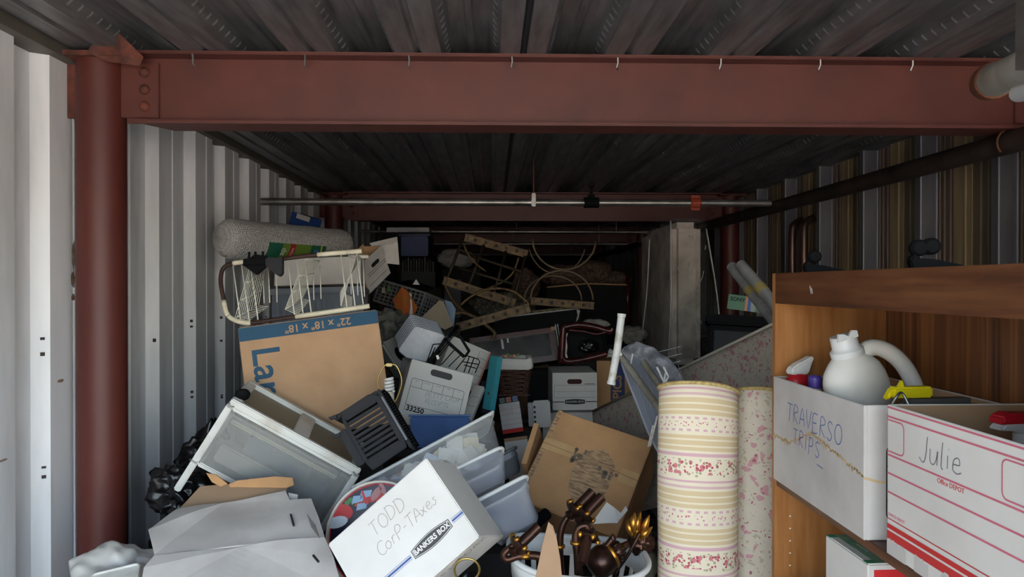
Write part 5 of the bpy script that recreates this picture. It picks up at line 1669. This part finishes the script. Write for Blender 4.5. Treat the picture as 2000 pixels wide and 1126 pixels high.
for (x0, x1, c_) in ((.37, .42, (206, 140, 100)), (.42, .49, (70, 104, 166)), (.49, .6, (150, 160, 150)), (.66, .68, (120, 110, 80))):
    b = MB(); b.box(w * x0, w * x1, 0, h, .0002, .0007); b.build('printed_stripe', M('stripe_%d' % c_[0], c_, .6), sy)
b = MB(); b.box(w * .74, w * .93, 0, h * .45, .0002, .0009); b.build('price_label', m_whitebox, sy)
for q, (a_, c_, rr) in enumerate((((1429, 520, 3.25), (1500, 612, 2.95), .024), ((1447, 517, 3.12), (1522, 606, 2.82), .025))):
    p0_, p1 = P(*a_), P(*c_)
    dd = (p1 - p0_)
    o = thing('metal_pipe', ['grey metal pipe taped to a wider one above the green carton', 'wider grey metal pipe with yellowed tape above the green carton'][q], 'pipe', p0_, 'loose metal pipes')
    b = MB(); b.tube([(0, 0, 0), dd * 1.5], rr, 18, cap=False); b.tube([dd * .002, dd * 1.49], rr * .82, 18, cap=False)
    b.add([], [])
    b.build('tube', M('dull_zinc_tube', (160, 160, 158), .45, .1, (128, 128, 128), 14), o, smooth=.8)
    b = MB(); b.tube([dd * .5, dd * .64], rr * 1.06, 16); b.build('tape_wrap', M('yellowed_tape', (170, 152, 96), .5), o, smooth=.8)
    b = MB(); b.tube([dd * .004, dd * .012], rr * .83, 16); b.build('bore', m_greypr, o)

# mattress on end in clear film, deep on the right
X0, X1, Y0, Y1, Z0, Z1 = 1.34, 1.57, 5.25, 6.35, 1.0, 2.07
wm = thing('wrapped_mattress', 'cream mattress standing on end inside loose clear plastic film', 'mattress', ((X0 + X1) / 2, (Y0 + Y1) / 2, Z0))
m_tick = M('cream_ticking', (240, 226, 214), .9, 0, (170, 160, 150), 6, (1, 1, 1), .3, .7, .4, 12)
grid, uvs = [], []
HX, HY, HZ = (X1 - X0) / 2, (Y1 - Y0) / 2, Z1 - Z0
b = MB(); b.box(-HX, HX, -HY, HY, 0, HZ)
o = b.build('ticking', m_tick, wm, smooth=.5, bevel=.05, bseg=4)
rings = []
NZ = 26
for i in range(NZ + 1):
    f = i / NZ
    ex = .03 + .12 * (1 - f) ** 1.5
    z = -.06 + (HZ + .085) * f
    pts = []
    base = rrect(-HX - ex * .9, -HY - ex * .6, HX + ex * 1.5, HY + .05, .06, 3)
    dense = []
    for q in range(len(base)):
        a_, c_ = base[q], base[(q + 1) % len(base)]
        kx = 10 if math.hypot(c_[0] - a_[0], c_[1] - a_[1]) > .1 else 1
        dense += [(a_[0] + (c_[0] - a_[0]) * j / kx, a_[1] + (c_[1] - a_[1]) * j / kx) for j in range(kx)]
    for q, p in enumerate(dense):
        wob = .018 * noise.noise(Vector((p[0] * 14, p[1] * 14, f * 3))) + .012 * abs(noise.noise(Vector((p[0] * 6 + f * 7, p[1] * 6, f * 9))))
        d_ = Vector(p).normalized()
        pts.append((p[0] + d_.x * wob, p[1] + d_.y * wob, z))
    rings.append(pts)
kk = len(rings[0])
b = MB(); b.add([p for r_ in rings for p in r_], [(i * kk + j, i * kk + (j + 1) % kk, (i + 1) * kk + (j + 1) % kk, (i + 1) * kk + j) for i in range(NZ) for j in range(kk)] + [tuple(NZ * kk + j for j in range(kk))])
b.build('plastic_film', m_film, wm, smooth=.8)
b = MB()
for (q0, q1) in ((((-HX - .02), -HY - .05, HZ), (-HX - .05, -HY - .09, .0)), ((-HX - .08, -HY * .3, HZ * .9), (-HX - .14, -HY * .2, .1)), ((HX + .02, -HY - .03, HZ * .95), (HX + .14, -HY - .06, .05))):
    b.tube(smooth_path([q0, tuple((Vector(q0) + Vector(q1)) / 2 + Vector((.012, -.01, 0))), q1], 5), .006, 6)
rs = random.Random(17)
for q in range(16):
    x_ = rs.uniform(-HX, HX + .06); z_ = rs.uniform(.08, HZ * .9); ln = rs.uniform(.03, .12); sl = rs.uniform(-.5, .5)
    ye = -HY - .05 - .04 * (1 - z_ / HZ)
    b.tube(smooth_path([(x_, ye, z_), (x_ + sl * ln * .4, ye - .012, z_ - ln * .5), (x_ + sl * ln, ye - .004, z_ - ln)], 4), .0035, 5)
b.build('film_fold_highlight', see_through('film_highlight_white', (222, 220, 216), .6, .1), wm, smooth=True)['kind'] = 'stuff'  # pale glossy strips paint highlights along the folds of the film

# ---------------------------------------------------------------- deep centre: mahogany pieces, stands, sofa
m_mah = wood('mahogany', (44, 14, 14), (66, 22, 20), (86, 30, 26), (10, 10, 10), .25)
m_mah_edge = M('mahogany_bead', (112, 62, 54), .35)
F, w, h = face(tl=(916, 660, 5.0), tr=(1084, 638, 5.0), bl=(925, 724, 4.95))
cu = thing('curio_cabinet', 'mahogany glass door cabinet lying on its side', 'cabinet', F)
b = MB(); b.box(0, w, 0, h, -.25, -.03); b.build('carcass', m_mah, cu, bevel=.004)
b = MB(); b.box(0, w, h - .035, h, -.03, 0); b.box(0, w, 0, .04, -.03, 0); b.box(w - .05, w, .04, h - .035, -.03, 0); b.box(0, .04, .04, h - .035, -.03, 0)
dr = b.build('door_frame', m_mah, cu, bevel=.003)
b = MB(); b.box(.04, w - .05, .04, h - .035, -.02, -.015); b.build('glass_pane', M('dark_window_glass', (22, 28, 29), .2, 0, (56, 66, 66), 7, (1, 1, 1), .45, .8, spec=.3), dr)
for q in range(3):
    b = MB(); b.box(.01, w - .02, h - .006 - q * .011, h - .003 - q * .011, 0, .002); b.build('bead', m_mah_edge, dr)
for (x, y, ww_, hh_) in ((w * .36, h * .55, .016, .06), (w * .43, h * .72, .012, .035), (w * .36, h * .72, .012, .03)):
    b = MB(); b.box(x, x + ww_, y, y + hh_, -.0145, -.0135); b.build('paper_tag', m_whitebox, dr)
b = MB(); b.box(w - .03, w + .002, h - .022, h + .004, -.02, .003); b.build('bare_corner', m_kraft, cu)
b = MB(); b.box(w + .004, w + .008, 0, h + .02, -.22, 0); b.box(w + .02, w + .024, 0, h + .02, -.22, 0); b.build('white_edging', m_whiteplastic, cu)['kind'] = 'stuff'
chf = thing('mahogany_chair', 'curved mahogany armchair frame lying beside the glass cabinet', 'chair')
dC = 4.86
def tubepx(q, d, r, seg=10): 
    bb = MB(); bb.tube(smooth_path([P(a_, c_, d) for a_, c_ in q], 5), r, seg); return bb
tubepx([(1096, 708), (1100, 645), (1106, 638), (1130, 634), (1160, 638), (1190, 646), (1196, 640)], dC, .024, 12).build('top_rail', m_mah, chf, smooth=True)
tubepx([(1096, 690), (1104, 704), (1130, 703), (1170, 694), (1185, 690)], dC, .021, 12).build('lower_rail', m_mah, chf, smooth=True)
tubepx([(1110, 644), (1140, 647), (1165, 652), (1185, 647)], dC - .03, .009, 8).build('inner_rail', m_mah, chf, smooth=True)
tubepx([(1178, 646), (1184, 690)], dC + .05, .014, 8).build('seat_rail', m_black, chf, smooth=True)
sheet('torn_batting', Pp([(1103, 650, 4.9), (1109, 650, 4.9), (1106, 660, 4.9), (1108, 675, 4.9), (1106, 688, 4.9), (1109, 698, 4.9), (1104, 699, 4.9), (1102, 670, 4.9)], 0), m_whitebox, chf, .01, 1, .0)
sheet('seat_cloth', Pp([(1102, 646, 5.1), (1180, 650, 5.14), (1184, 692, 5.14), (1104, 702, 5.1)], 0), m_dark, chf, .02, 2, .01)
o = lump('bin_bag', P(1150, 676, 5.04), (.07, .025, .05), m_bag, None, 4, .4, 3, 4, 0, True, .3); tag(o, 'shiny black bag stuffed through the mahogany chair frame', 'bag')
o = lump('cushion_stuffing', P(1162, 632, 5.2), (.1, .06, .035), M('dull_white_cloth', (176, 170, 160), .95, 0, (140, 134, 124), 8), None, 4, .3, 2.5, 6); tag(o, 'off-white wad of cushion stuffing on the mahogany chair', 'stuffing')
o = lump('dust_cloth', P(1236, 654, 5.02), (.1, .06, .06), M('grey_cloth', (120, 116, 108), .95, 0, (92, 88, 82), 8), None, 4, .35, 2.5, 9); tag(o, 'limp grey cloth beside the wrapped mattress', 'cloth')
# upturned black-bottomed stool and sofa
m_flor = M('brown_tapestry', (104, 84, 70), .95, 0, (64, 46, 42), 40, (1, 1, 1), .4, .6)
m_tapestry = m_flor
F, w, h = face(tl=(962, 622, 5.5), tr=(1132, 602, 5.5), bl=(975, 668, 5.4))
st_ = thing('upturned_ottoman', 'ottoman on its side showing black dust cover and pebbled fabric edge', 'ottoman', F)
b = MB(); b.box(0, w, 0, h, -.4, 0); b.build('dust_cover', m_dark, st_, bevel=.01)
b = MB(); b.box(0, w, h, h + .035, -.4, -.004); b.build('fabric_edge', M('pebbled_fabric', (150, 140, 112), .95, 0, (84, 74, 60), 60, (1, 1, 1), .45, .55), st_, bevel=.01)
b = MB(); b.tube([(0, h, .003), (w, h, .003)], .006, 6); b.build('white_piping', m_greyboard, st_)
sheet('torn_liner', [F.inverted() @ P(*q) for q in ((1126, 604, 5.44), (1133, 606, 5.44), (1130, 622, 5.42), (1124, 630, 5.42), (1128, 615, 5.43))], m_greyboard, st_, .004, 1, .002)
F, w, h = face(tl=(1068, 556, 6.3), tr=(1224, 556, 6.3), bl=(1068, 625, 6.3))
sf = thing('upturned_sofa', 'sofa tipped forward showing black base and brown tapestry cushions', 'sofa', F)
b = MB(); b.box(0, w, -.3, h, -.5, 0); b.build('black_base', m_dark, sf, bevel=.02)
b = MB(); b.tube([(0, h - .02, .004), (w * .5, h + .012, .004), (w, h, .004)], .007, 6); b.build('wood_edge', m_kraft2, sf)
lump('cushion', (w * .25, h + .08, -.25), (.2, .11, .2), m_flor, sf, 4, .2, 2.2, 2)
lump('cushion', (w * .62, h + .1, -.25), (.2, .13, .2), m_flor, sf, 4, .2, 2.2, 5)
lump('cushion', (w * .92, h + .05, -.22), (.14, .08, .18), m_flor, sf, 4, .2, 2.2, 7)
b = MB(); b.tube([(w * 1.02, -.05, -.05), (w * 1.03, h + .1, -.05)], .02, 8); b.build('turned_leg', m_mah, sf, smooth=True)
o = lump('tapestry_bolster', P(985, 596, 5.75), (.26, .1, .11), M('grey_tapestry', (70, 66, 62), .9, 0, (118, 108, 92), 50, (1, 1, 1), .5, .62), None, 4, .25, 2.5, 12); tag(o, 'dark patterned bolster under the gilt stands', 'bolster')
o = lump('tapestry_bolster', P(1026, 562, 6.5), (.13, .1, .18), m_flor, None, 4, .25, 2.5, 14); tag(o, 'brown tapestry cushion squeezed beside the tipped sofa', 'cushion')

m_gilt = M('aged_gilt', (118, 92, 54), .55, .2, (72, 54, 32), 26, (1, 1, 1), .35, .65, .4, 60)
m_gilt_dk = M('dull_gilt', (64, 52, 36), .6, .2, (44, 38, 28), 26)
def gilt_bar(parent, a, bq, thick, d, nm='gilt_rail', dpt=.05):
    p0_, p1 = P(a[0], a[1], d), P(bq[0], bq[1], d)
    u_ = (p1 - p0_); L_ = u_.length; u_.normalize()
    v_ = Vector((0, 0, 1)); v_ = (v_ - u_ * v_.dot(u_)).normalized()
    mt = basis(p0_, u_, v_, u_.cross(v_))
    bb = MB(); bb.box(0, L_, -thick / 2, thick / 2, -dpt, 0, mt); bb.box(-.003, L_ + .003, thick / 2 - .006, thick / 2 + .003, -dpt - .003, .004, mt); bb.box(-.003, L_ + .003, -thick / 2 - .003, -thick / 2 + .006, -dpt - .003, .004, mt)
    ob_ = bb.build(nm, m_gilt, parent, bevel=.002)
    for q in range(1, 6):
        c = MB(); c.lathe([(.012, 0), (.009, .004), (0, .005)], 10, mt @ Matrix.Translation((L_ * q / 6, 0, 0))); c.build('rosette', m_gilt_dk, ob_)
    for q in (.04, .93):
        c = MB(); c.box(L_ * q, L_ * q + .006, -thick / 2, thick / 2, 0, .004, mt); c.build('band', m_gilt_dk, ob_)
    return ob_
# stand with two rails, slats and hoops
g1 = thing('gilt_stand', 'toppled gilt tiered stand with dark slats and curved hoops', 'stand')
gilt_bar(g1, (908, 463), (1030, 496), .052, 5.3)
gilt_bar(g1, (866, 547), (1006, 592), .055, 5.15)
for (a_, c_) in (((904, 466), (872, 548)), ((945, 478), (915, 560)), ((988, 490), (965, 572)), ((1026, 500), (1003, 588)), ((898, 492), (1018, 530)), ((884, 520), (1008, 556))):
    b = MB(); b.tube([P(a_[0], a_[1], 5.3), P(c_[0], c_[1], 5.17)], .011, 8); b.build('slat', m_gilt_dk, g1, smooth=True)
for q, r_ in (([(868, 552), (880, 580), (900, 603), (925, 617), (955, 621), (985, 607), (1000, 590)], .011), ([(906, 478), (914, 496), (930, 515), (950, 530)], .007), ([(1013, 503), (1003, 530), (985, 548), (960, 560), (945, 566)], .008)):
    tubepx(q, 5.2, r_).build('hoop', m_gilt, g1, smooth=True)
g2 = thing('gilt_stand', 'gilt half-round stand lying on the ottoman behind the trays', 'stand')
gilt_bar(g2, (893, 639), (1034, 600), .052, 4.76)
for q, r_ in (([(900, 595), (915, 582), (935, 570), (950, 565), (975, 563), (1005, 570), (1034, 594)], .009), ([(880, 617), (900, 610), (925, 618), (950, 635), (966, 650), (962, 660)], .013)):
    tubepx(q, 4.8, r_).build('hoop', m_gilt, g2, smooth=True)
g3 = thing('gilt_stand', 'gilt half-round stand with arch resting on the black dust cover', 'stand')
gilt_bar(g3, (1037, 587), (1160, 597), .05, 5.35)
dd = 5.35
def arch(cx, cy, rx, ry, a0, a1, d): return [P(cx + rx * cos(radians(a)), cy - ry * sin(radians(a)), d) for a in [a0 + (a1 - a0) * i / 24 for i in range(25)]]
for (pts_, r_) in ((arch(1097, 586, 61, 58, 0, 180, dd), .008), (arch(1080, 586, 56, 48, 0, 200, dd + .12), .007), (arch(1102, 466, 62, 60, 180, 360 - 5, dd + .02), .008), (arch(1088, 470, 56, 64, 195, 345, dd + .2), .006)):
    b = MB(); b.tube(pts_, r_, 8); b.build('hoop', M('pale_gilt', (122, 104, 82), .5, .3), g3, smooth=True)

# ---------------------------------------------------------------- odds and ends between
o = lump('drop_cloth', P(765, 650, 4.05), (.14, .14, .13), M('grey_tarp', (112, 108, 102), .8, 0, (84, 80, 76), 6), None, 5, .35, 2.4, 21, 0, True, .15); tag(o, 'crumpled grey drop cloth below the milk crate', 'cloth')
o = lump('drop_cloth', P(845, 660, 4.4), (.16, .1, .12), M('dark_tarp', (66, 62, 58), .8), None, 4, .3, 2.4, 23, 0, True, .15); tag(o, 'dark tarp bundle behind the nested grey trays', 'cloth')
F, w, h = face(tl=(744, 668, 3.8), tr=(778, 652, 3.85), bl=(752, 740, 3.7))
wc = thing('white_appliance', 'small white appliance casing between the moving carton and trays', 'appliance', F)
b = MB(); b.box(0, w, 0, h, -.12, 0); b.build('casing', M('dull_white_plastic', (170, 168, 164), .5), wc, bevel=.012)
b = MB(); b.lathe([(.02, 0), (.02, .003)], 14, Matrix.Translation((w * .5, h * .45, 0)), 1, 2.2); b.build('vent_opening', m_black, wc)
o = sheet('loose_board', Pp([(858, 587, 4.3), (866, 590, 4.3), (884, 636, 4.2), (869, 644, 4.15), (824, 620, 4.2)], 0), M('buff_board', (176, 160, 138), .9), None, .006, 2, .006); tag(o, 'buff cardboard offcut propped between crate and gilt stand', 'cardboard')
o = sheet('blue_folder', Pp([(868, 588, 4.45), (882, 592, 4.45), (890, 606, 4.42), (886, 640, 4.38), (876, 620, 4.4)], 0), M('pale_blue_card', (138, 156, 180), .7), None, .02, 1, .003); tag(o, 'pale blue folder behind the buff cardboard offcut', 'folder')
F, w, h = face(tl=(868, 545, 5.9), tr=(900, 545, 5.9), bl=(868, 620, 5.9))
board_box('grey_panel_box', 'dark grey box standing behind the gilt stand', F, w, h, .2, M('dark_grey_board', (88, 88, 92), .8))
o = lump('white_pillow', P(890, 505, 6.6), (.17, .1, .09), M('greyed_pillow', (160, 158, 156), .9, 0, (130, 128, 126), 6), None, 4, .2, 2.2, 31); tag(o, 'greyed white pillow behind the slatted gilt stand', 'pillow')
o = lump('bin_bag', P(915, 1125, 2.0) + Vector((.0, .05, -.05)), (.05, .05, .04), m_bag, None, 5, .3, 2.4, 17, 0, True, .2); tag(o, 'black bag in the gap between the logo box and laundry basket', 'bag')
b = MB(); cc = P(912, 1112, 1.86)
b.tube([cc + Vector((.033 * cos(q * pi / 12), -.008 * sin(q * pi / 12), .033 * sin(q * pi / 12))) for q in range(24)], .003, 8, closed=True)
o = b.build('brass_ring', MATS['brass'], None, smooth=True); tag(o, 'thin brass ring lying beside the logo box', 'ring')
o = lump('grey_cushion', P(1258, 1108, 2.2), (.04, .04, .07), M('grey_green_cloth', (110, 110, 96), .95), None, 4, .25, 2.4, 27); tag(o, 'grey-green cloth wad between laundry basket and rug roll', 'cloth')

# laundry basket and chandelier arms
cb0 = P(1098, 1085, 1.98)
LBX, LBY = .19, .155
lb_z = cb0.z
lbk = thing('laundry_basket', 'white plastic laundry basket holding bronze chandelier parts', 'basket', Matrix.Translation((cb0.x + .026, cb0.y + .015, lb_z - .26)) @ Matrix.Rotation(radians(4), 4, 'Y'))
def oval_ring(sx, sy, z, k=64, wob=0):
    return [(sx * math.copysign(abs(cos(2 * pi * i / k)) ** .7, cos(2 * pi * i / k)), sy * math.copysign(abs(sin(2 * pi * i / k)) ** .7, sin(2 * pi * i / k)), z + wob * cos(4 * pi * i / k)) for i in range(k)]
def band(z0, z1, s0, s1, wob=0):
    b = MB(); r0, r1 = oval_ring(LBX * s0, LBY * s0, z0), oval_ring(LBX * s1, LBY * s1, z1, wob=wob)
    k = len(r0)
    b.add(r0 + r1, [(j, (j + 1) % k, k + (j + 1) % k, k + j) for j in range(k)])
    return b
o = band(.2, .26, .96, 1.0, .008).build('upper_band', m_whiteplastic, lbk, smooth=.9); o.modifiers.new('t', 'SOLIDIFY').thickness = .004
o = band(0, .07, .8, .85).build('lower_band', m_whiteplastic, lbk, smooth=.9); o.modifiers.new('t', 'SOLIDIFY').thickness = .004
k = 64
lo, hi = oval_ring(LBX * .85, LBY * .85, .065, k), oval_ring(LBX * .96, LBY * .96, .205, k)
for j in range(0, k, 3):
    b = MB()
    q = [Vector(lo[j]), Vector(lo[(j + 1) % k]), Vector(hi[(j + 1) % k]), Vector(hi[j])]
    cen = sum(q, Vector()) / 4
    inn = Vector((-cen.x, -cen.y, 0)).normalized() * .004
    b.add(q + [p + inn for p in q], [(0, 1, 2, 3), (7, 6, 5, 4), (0, 4, 5, 1), (1, 5, 6, 2), (2, 6, 7, 3), (3, 7, 4, 0)])
    b.build('slat', m_whiteplastic, lbk)
b = MB(); b.tube([Vector(p) + Vector((0, 0, .0)) for p in oval_ring(LBX * 1.02, LBY * 1.02, .26, 64, .008)], .0085, 10, closed=True); b.build('rim', m_whiteplastic, lbk, smooth=True)
b = MB(); b.add(oval_ring(LBX * .8, LBY * .8, .002), [tuple(range(64))]); b.build('basket_floor', m_whiteplastic, lbk)
m_bronze = M('antique_bronze', (84, 56, 44), .32, .75, (46, 32, 28), 14, (1, 1, 1), .35, .7, .2, 40)
m_goldhi = M('rubbed_gold', (206, 150, 62), .3, .9, (150, 100, 44), 12)
def chand_arm(label, pts, cup, axis, cup2=None, gold=4, seed=1):
    root = thing('candle_bracket', label, 'chandelier part', P(*pts[0]), 'bronze chandelier arms in the laundry basket')
    o_ = P(*pts[0])
    path = smooth_path([P(*q) - o_ for q in pts], 6)
    k = len(path)
    b = MB(); b.tube(path, [.0125 - .004 * i / k for i in range(k)], 10); b.build('scroll_arm', m_bronze, root, smooth=True)
    for (c, a_) in ((cup, axis), (cup2, axis)):
        if not c: continue
        c0 = P(*c) - o_
        zax = (P(*a_) - P(*cup)).normalized()
        xax = zax.orthogonal().normalized()
        mt = basis(c0, xax, zax.cross(xax), zax)
        b = MB(); b.lathe([(.006, -.03), (.016, -.022), (.012, -.012), (.028, -.004), (.034, .004), (.03, .008), (.016, .006), (.016, .012)], 18, mt); cp = b.build('drip_cup', m_bronze, root, smooth=.9)
        b = MB(); b.lathe([(.0145, .01), (.0145, .075), (.0115, .077), (.0115, .06)], 16, mt); b.build('candle_sleeve', m_bronze, root, smooth=.7)
        for g in range(gold):
            an = 2 * pi * g / gold + seed
            b = MB(); b.lathe([(.0, -.008), (.006, -.005), (.0075, 0), (.006, .006), (0, .011)], 10, mt @ Matrix.Translation((.03 * cos(an), .03 * sin(an), .006))); b.build('gilt_bud', m_goldhi, cp, smooth=True)
    b = MB(); c0 = path[k // 3]; b.lathe([(0, -.008), (.0155, -.004), (.0155, .004), (0, .008)], 12, Matrix.Translation(c0)); b.build('collar', m_goldhi, root, smooth=True)
    return root
chand_arm('bronze chandelier arm with a single sleeve at basket rim', [(1075, 1100, 1.9), (1050, 1085, 1.9), (1015, 1085, 1.9), (990, 1092, 1.9), (985, 1080, 1.9), (1005, 1062, 1.9)], (1012, 1066, 1.9), (1045, 1034, 1.92), None, 6, .3)
chand_arm('bronze chandelier arm with twin sleeves rising above basket', [(1095, 1125, 2.02), (1093, 1080, 2.02), (1095, 1040, 2.02), (1104, 1015, 2.02), (1120, 1000, 2.02)], (1122, 996, 2.02), (1155, 962, 2.04), (1140, 1006, 2.0), 6, .9)
chand_arm('bronze chandelier arm with hooked scroll beside the paper sheet', [(1130, 1120, 1.93), (1128, 1080, 1.93), (1124, 1050, 1.93), (1130, 1030, 1.93), (1146, 1026, 1.93), (1150, 1040, 1.93)], (1148, 1046, 1.93), (1143, 1070, 1.91), None, 5, .2)
vz = thing('bronze_urn', 'bulbous bronze chandelier body with gilt band lying in basket', 'chandelier part', P(1180, 1092, 1.97))
zax = (P(1240, 1052, 2.0) - P(1180, 1092, 1.97)).normalized(); xax = zax.orthogonal().normalized()
mt = basis(Vector((0, 0, 0)), xax, zax.cross(xax), zax)
b = MB(); b.lathe([(.008, -.05), (.03, -.045), (.042, -.025), (.044, 0), (.036, .02), (.026, .035), (.03, .045), (.026, .055), (.012, .065), (.008, .085)], 28, mt); b.build('urn', m_bronze, vz, smooth=.9)
b = MB(); b.lathe([(.037, .019), (.039, .024), (.033, .03)], 28, mt, cap=False); b.build('gilt_band', m_goldhi, vz, smooth=.9)
for q in range(14):
    b = MB(); an = q * 2 * pi / 14; b.tube([mt @ Vector((.027 * cos(an), .027 * sin(an), .034)), mt @ Vector((.031 * cos(an), .031 * sin(an), .046)), mt @ Vector((.02 * cos(an), .02 * sin(an), .06))], .003, 6); b.build('flute', m_bronze, vz, smooth=True)
b = MB(); c0 = P(1197, 1050, 1.97) - P(1180, 1092, 1.97); b.tube(smooth_path([Vector((-.01, 0, .02)), c0 * .6 + Vector((-.01, 0, 0)), c0], 5), [.009] * 10 + [.006], 8); b.lathe([(0, -.014), (.009, -.006), (.01, .002), (0, .014)], 12, Matrix.Translation(c0)); b.build('finial', m_bronze, vz, smooth=True)
gl = thing('gilt_leaf_spray', 'gilt leaf spray with twigs beside the striped rug roll', 'ornament', P(1240, 1062, 2.0))
o_ = P(1240, 1062, 2.0)
rs = random.Random(4)
for q, (a_, c_) in enumerate((((1238, 1040), (1240, 1000)), ((1246, 1040), (1252, 998)), ((1250, 1048), (1268, 1005)), ((1235, 1046), (1230, 1008)), ((1252, 1052), (1274, 1028)), ((1240, 1050), (1248, 1014)))):
    p0_, p1 = P(a_[0], a_[1], 2.0 + .01 * (q % 3)) - o_, P(c_[0], c_[1], 2.0 + .02 * (q % 2)) - o_
    mid = (p0_ + p1) / 2 + Vector((rs.uniform(-.01, .01), -.008, 0))
    b = MB(); b.tube(smooth_path([p0_, mid, p1], 4), [.004, .006, .008, .01, .011, .01, .008, .004, .0015], 8); b.build('leaf', m_goldhi, gl, smooth=True)
b = MB(); b.tube(smooth_path([P(1200, 1120, 2.0) - o_, P(1225, 1085, 2.0) - o_, P(1242, 1055, 2.0) - o_, P(1250, 1040, 2.0) - o_], 5), .005, 8); b.build('twig', m_bronze, gl, smooth=True)
lump('dried_clump', P(1252, 1055, 2.04) - o_, (.035, .03, .04), m_bronze, gl, 4, .4, 4, 3)
o = sheet('paper_sheet', Pp([(1155, 1022, 2.24), (1185, 980, 2.28), (1200, 992, 2.27), (1212, 1002, 2.27), (1222, 988, 2.28), (1226, 996, 2.26), (1205, 1022, 2.24)], 0), m_whitebox, None, .002, 3, .008, 12); tag(o, 'torn white paper sheet stuck behind the chandelier arms', 'paper')
ck = thing('carton_flap', 'pointed kraft carton flap sticking up in front of the basket', 'carton')
sheet('flap_board', Pp([(1071, 1018, 1.62), (1080, 1026, 1.62), (1087, 1050, 1.61), (1094, 1090, 1.6), (1108, 1240, 1.58), (1028, 1240, 1.58), (1047, 1120, 1.6), (1060, 1060, 1.61)], 0), M('dull_kraft', (160, 128, 98), .9), ck, .005, 3, .003, 9, 2)
b = MB(); pc_ = P(1066, 1250, 1.6); b.box(pc_.x - .2, pc_.x + .16, 1.59, 1.78, .0, pc_.z); b.build('carton_body', m_kraft2, ck, bevel=.004)
# black rod behind the basket
b = MB(); b.tube([P(1000, 1058, 2.3), P(1068, 1002, 2.42)], .02, 14); o = b.build('black_tube', m_black, None, smooth=.8); tag(o, 'black tube leaning between the cloudy tub and the basket', 'tube')
# ---------------------------------------------------------------- the buried heap that carries everything on top of it
bpy.context.view_layer.update()
dg = bpy.context.evaluated_depsgraph_get()
GR = .025
NO_RAISE = ('bubble_wrap_roll', 'shower_caddy', 'tissue_carton', 'gilt_stand', 'floral_mattress', 'ironing_board', 'metal_pipe', 'plastic_bracket', 'wall_conduit',
            'sprinkler', 'roller_door', 'torn_bracket', 'black_tube', 'orange_bag', 'gilt_leaf', 'grey_cushion', 'bin_bag', 'carton_flap', 'plastic_sack', 'torn_carton', 'milk_crate', 'open_file_box')
low, sup = {}, {}
def root_of(o):
    while o.parent: o = o.parent
    return o
for ob in list(scene.objects):
    if ob.type != 'MESH': continue
    rt = root_of(ob)
    if rt.get('kind') == 'structure': continue
    raise_it = not rt.name.startswith(NO_RAISE)
    ev = ob.evaluated_get(dg)
    me = ev.to_mesh()
    me.calc_loop_triangles()
    mw = ob.matrix_world
    co = [mw @ v.co for v in me.vertices]
    for tri in me.loop_triangles:
        a, b, c = (co[i] for i in tri.vertices)
        n = max(1, min(60, int(max((b - a).xy.length, (c - a).xy.length, (c - b).xy.length) / (GR * .8)) + 1))
        for i in range(n + 1):
            for j in range(n + 1 - i):
                p = a + (b - a) * (i / n) + (c - a) * (j / n)
                k = (int(p.x // GR), int(p.y // GR))
                if p.z < low.get(k, 9): low[k] = p.z
                if raise_it and p.z < sup.get(k, 9): sup[k] = p.z
    ev.to_mesh_clear()
cell = .175
hb = MB()
rs = random.Random(42)
hcol = []
cols = [(x_, y_) for x_ in (-1.43, 2.2) for y_ in (2.65, 6.5)]
x = -1.5
while x < 2.05:
    y = 1.74
    while y < 8.4:
        if not any(abs(x + cell / 2 - cx) < .19 and abs(y + cell / 2 - cy) < .19 for cx, cy in cols):
            dflt = .42 if y < 2.2 else (.42 + .11 * (y - 2.2) if y < 4.72 else min(1.1, .5 + .2 * (y - 2.2)))
            dflt += rs.uniform(-.06, .05)
            lz = sz = 9
            cov = tot = 0
            for i in range(int((x - .012) // GR), int((x + cell + .012) // GR) + 1):
                for j in range(int((y - .012) // GR), int((y + cell + .012) // GR) + 1):
                    lz = min(lz, low.get((i, j), 9)); sz = min(sz, sup.get((i, j), 9)); tot += 1; cov += (i, j) in sup
            z = dflt if cov < .4 * tot else sz
            z = min(z, lz) - .005
            if z > .08:
                layers = max(1, int(z / .3))
                z0 = .002
                for q in range(layers):
                    z1 = z * (q + 1) / layers
                    i0 = rs.uniform(0, .012) if q < layers - 1 else .001
                    hb.box(x + i0, x + cell - i0, y + i0, y + cell - i0, z0, z1)
                    hcol += [rs.randrange(4)] * 6
                    z0 = z1
        y += cell
    x += cell
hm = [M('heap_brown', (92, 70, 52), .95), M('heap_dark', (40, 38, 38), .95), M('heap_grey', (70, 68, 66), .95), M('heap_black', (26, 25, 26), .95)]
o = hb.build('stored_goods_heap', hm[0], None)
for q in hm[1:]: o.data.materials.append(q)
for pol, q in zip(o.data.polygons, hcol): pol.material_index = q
tag(o, 'shadowed heap of buried cartons and bags under everything', 'heap', None, 'stuff')
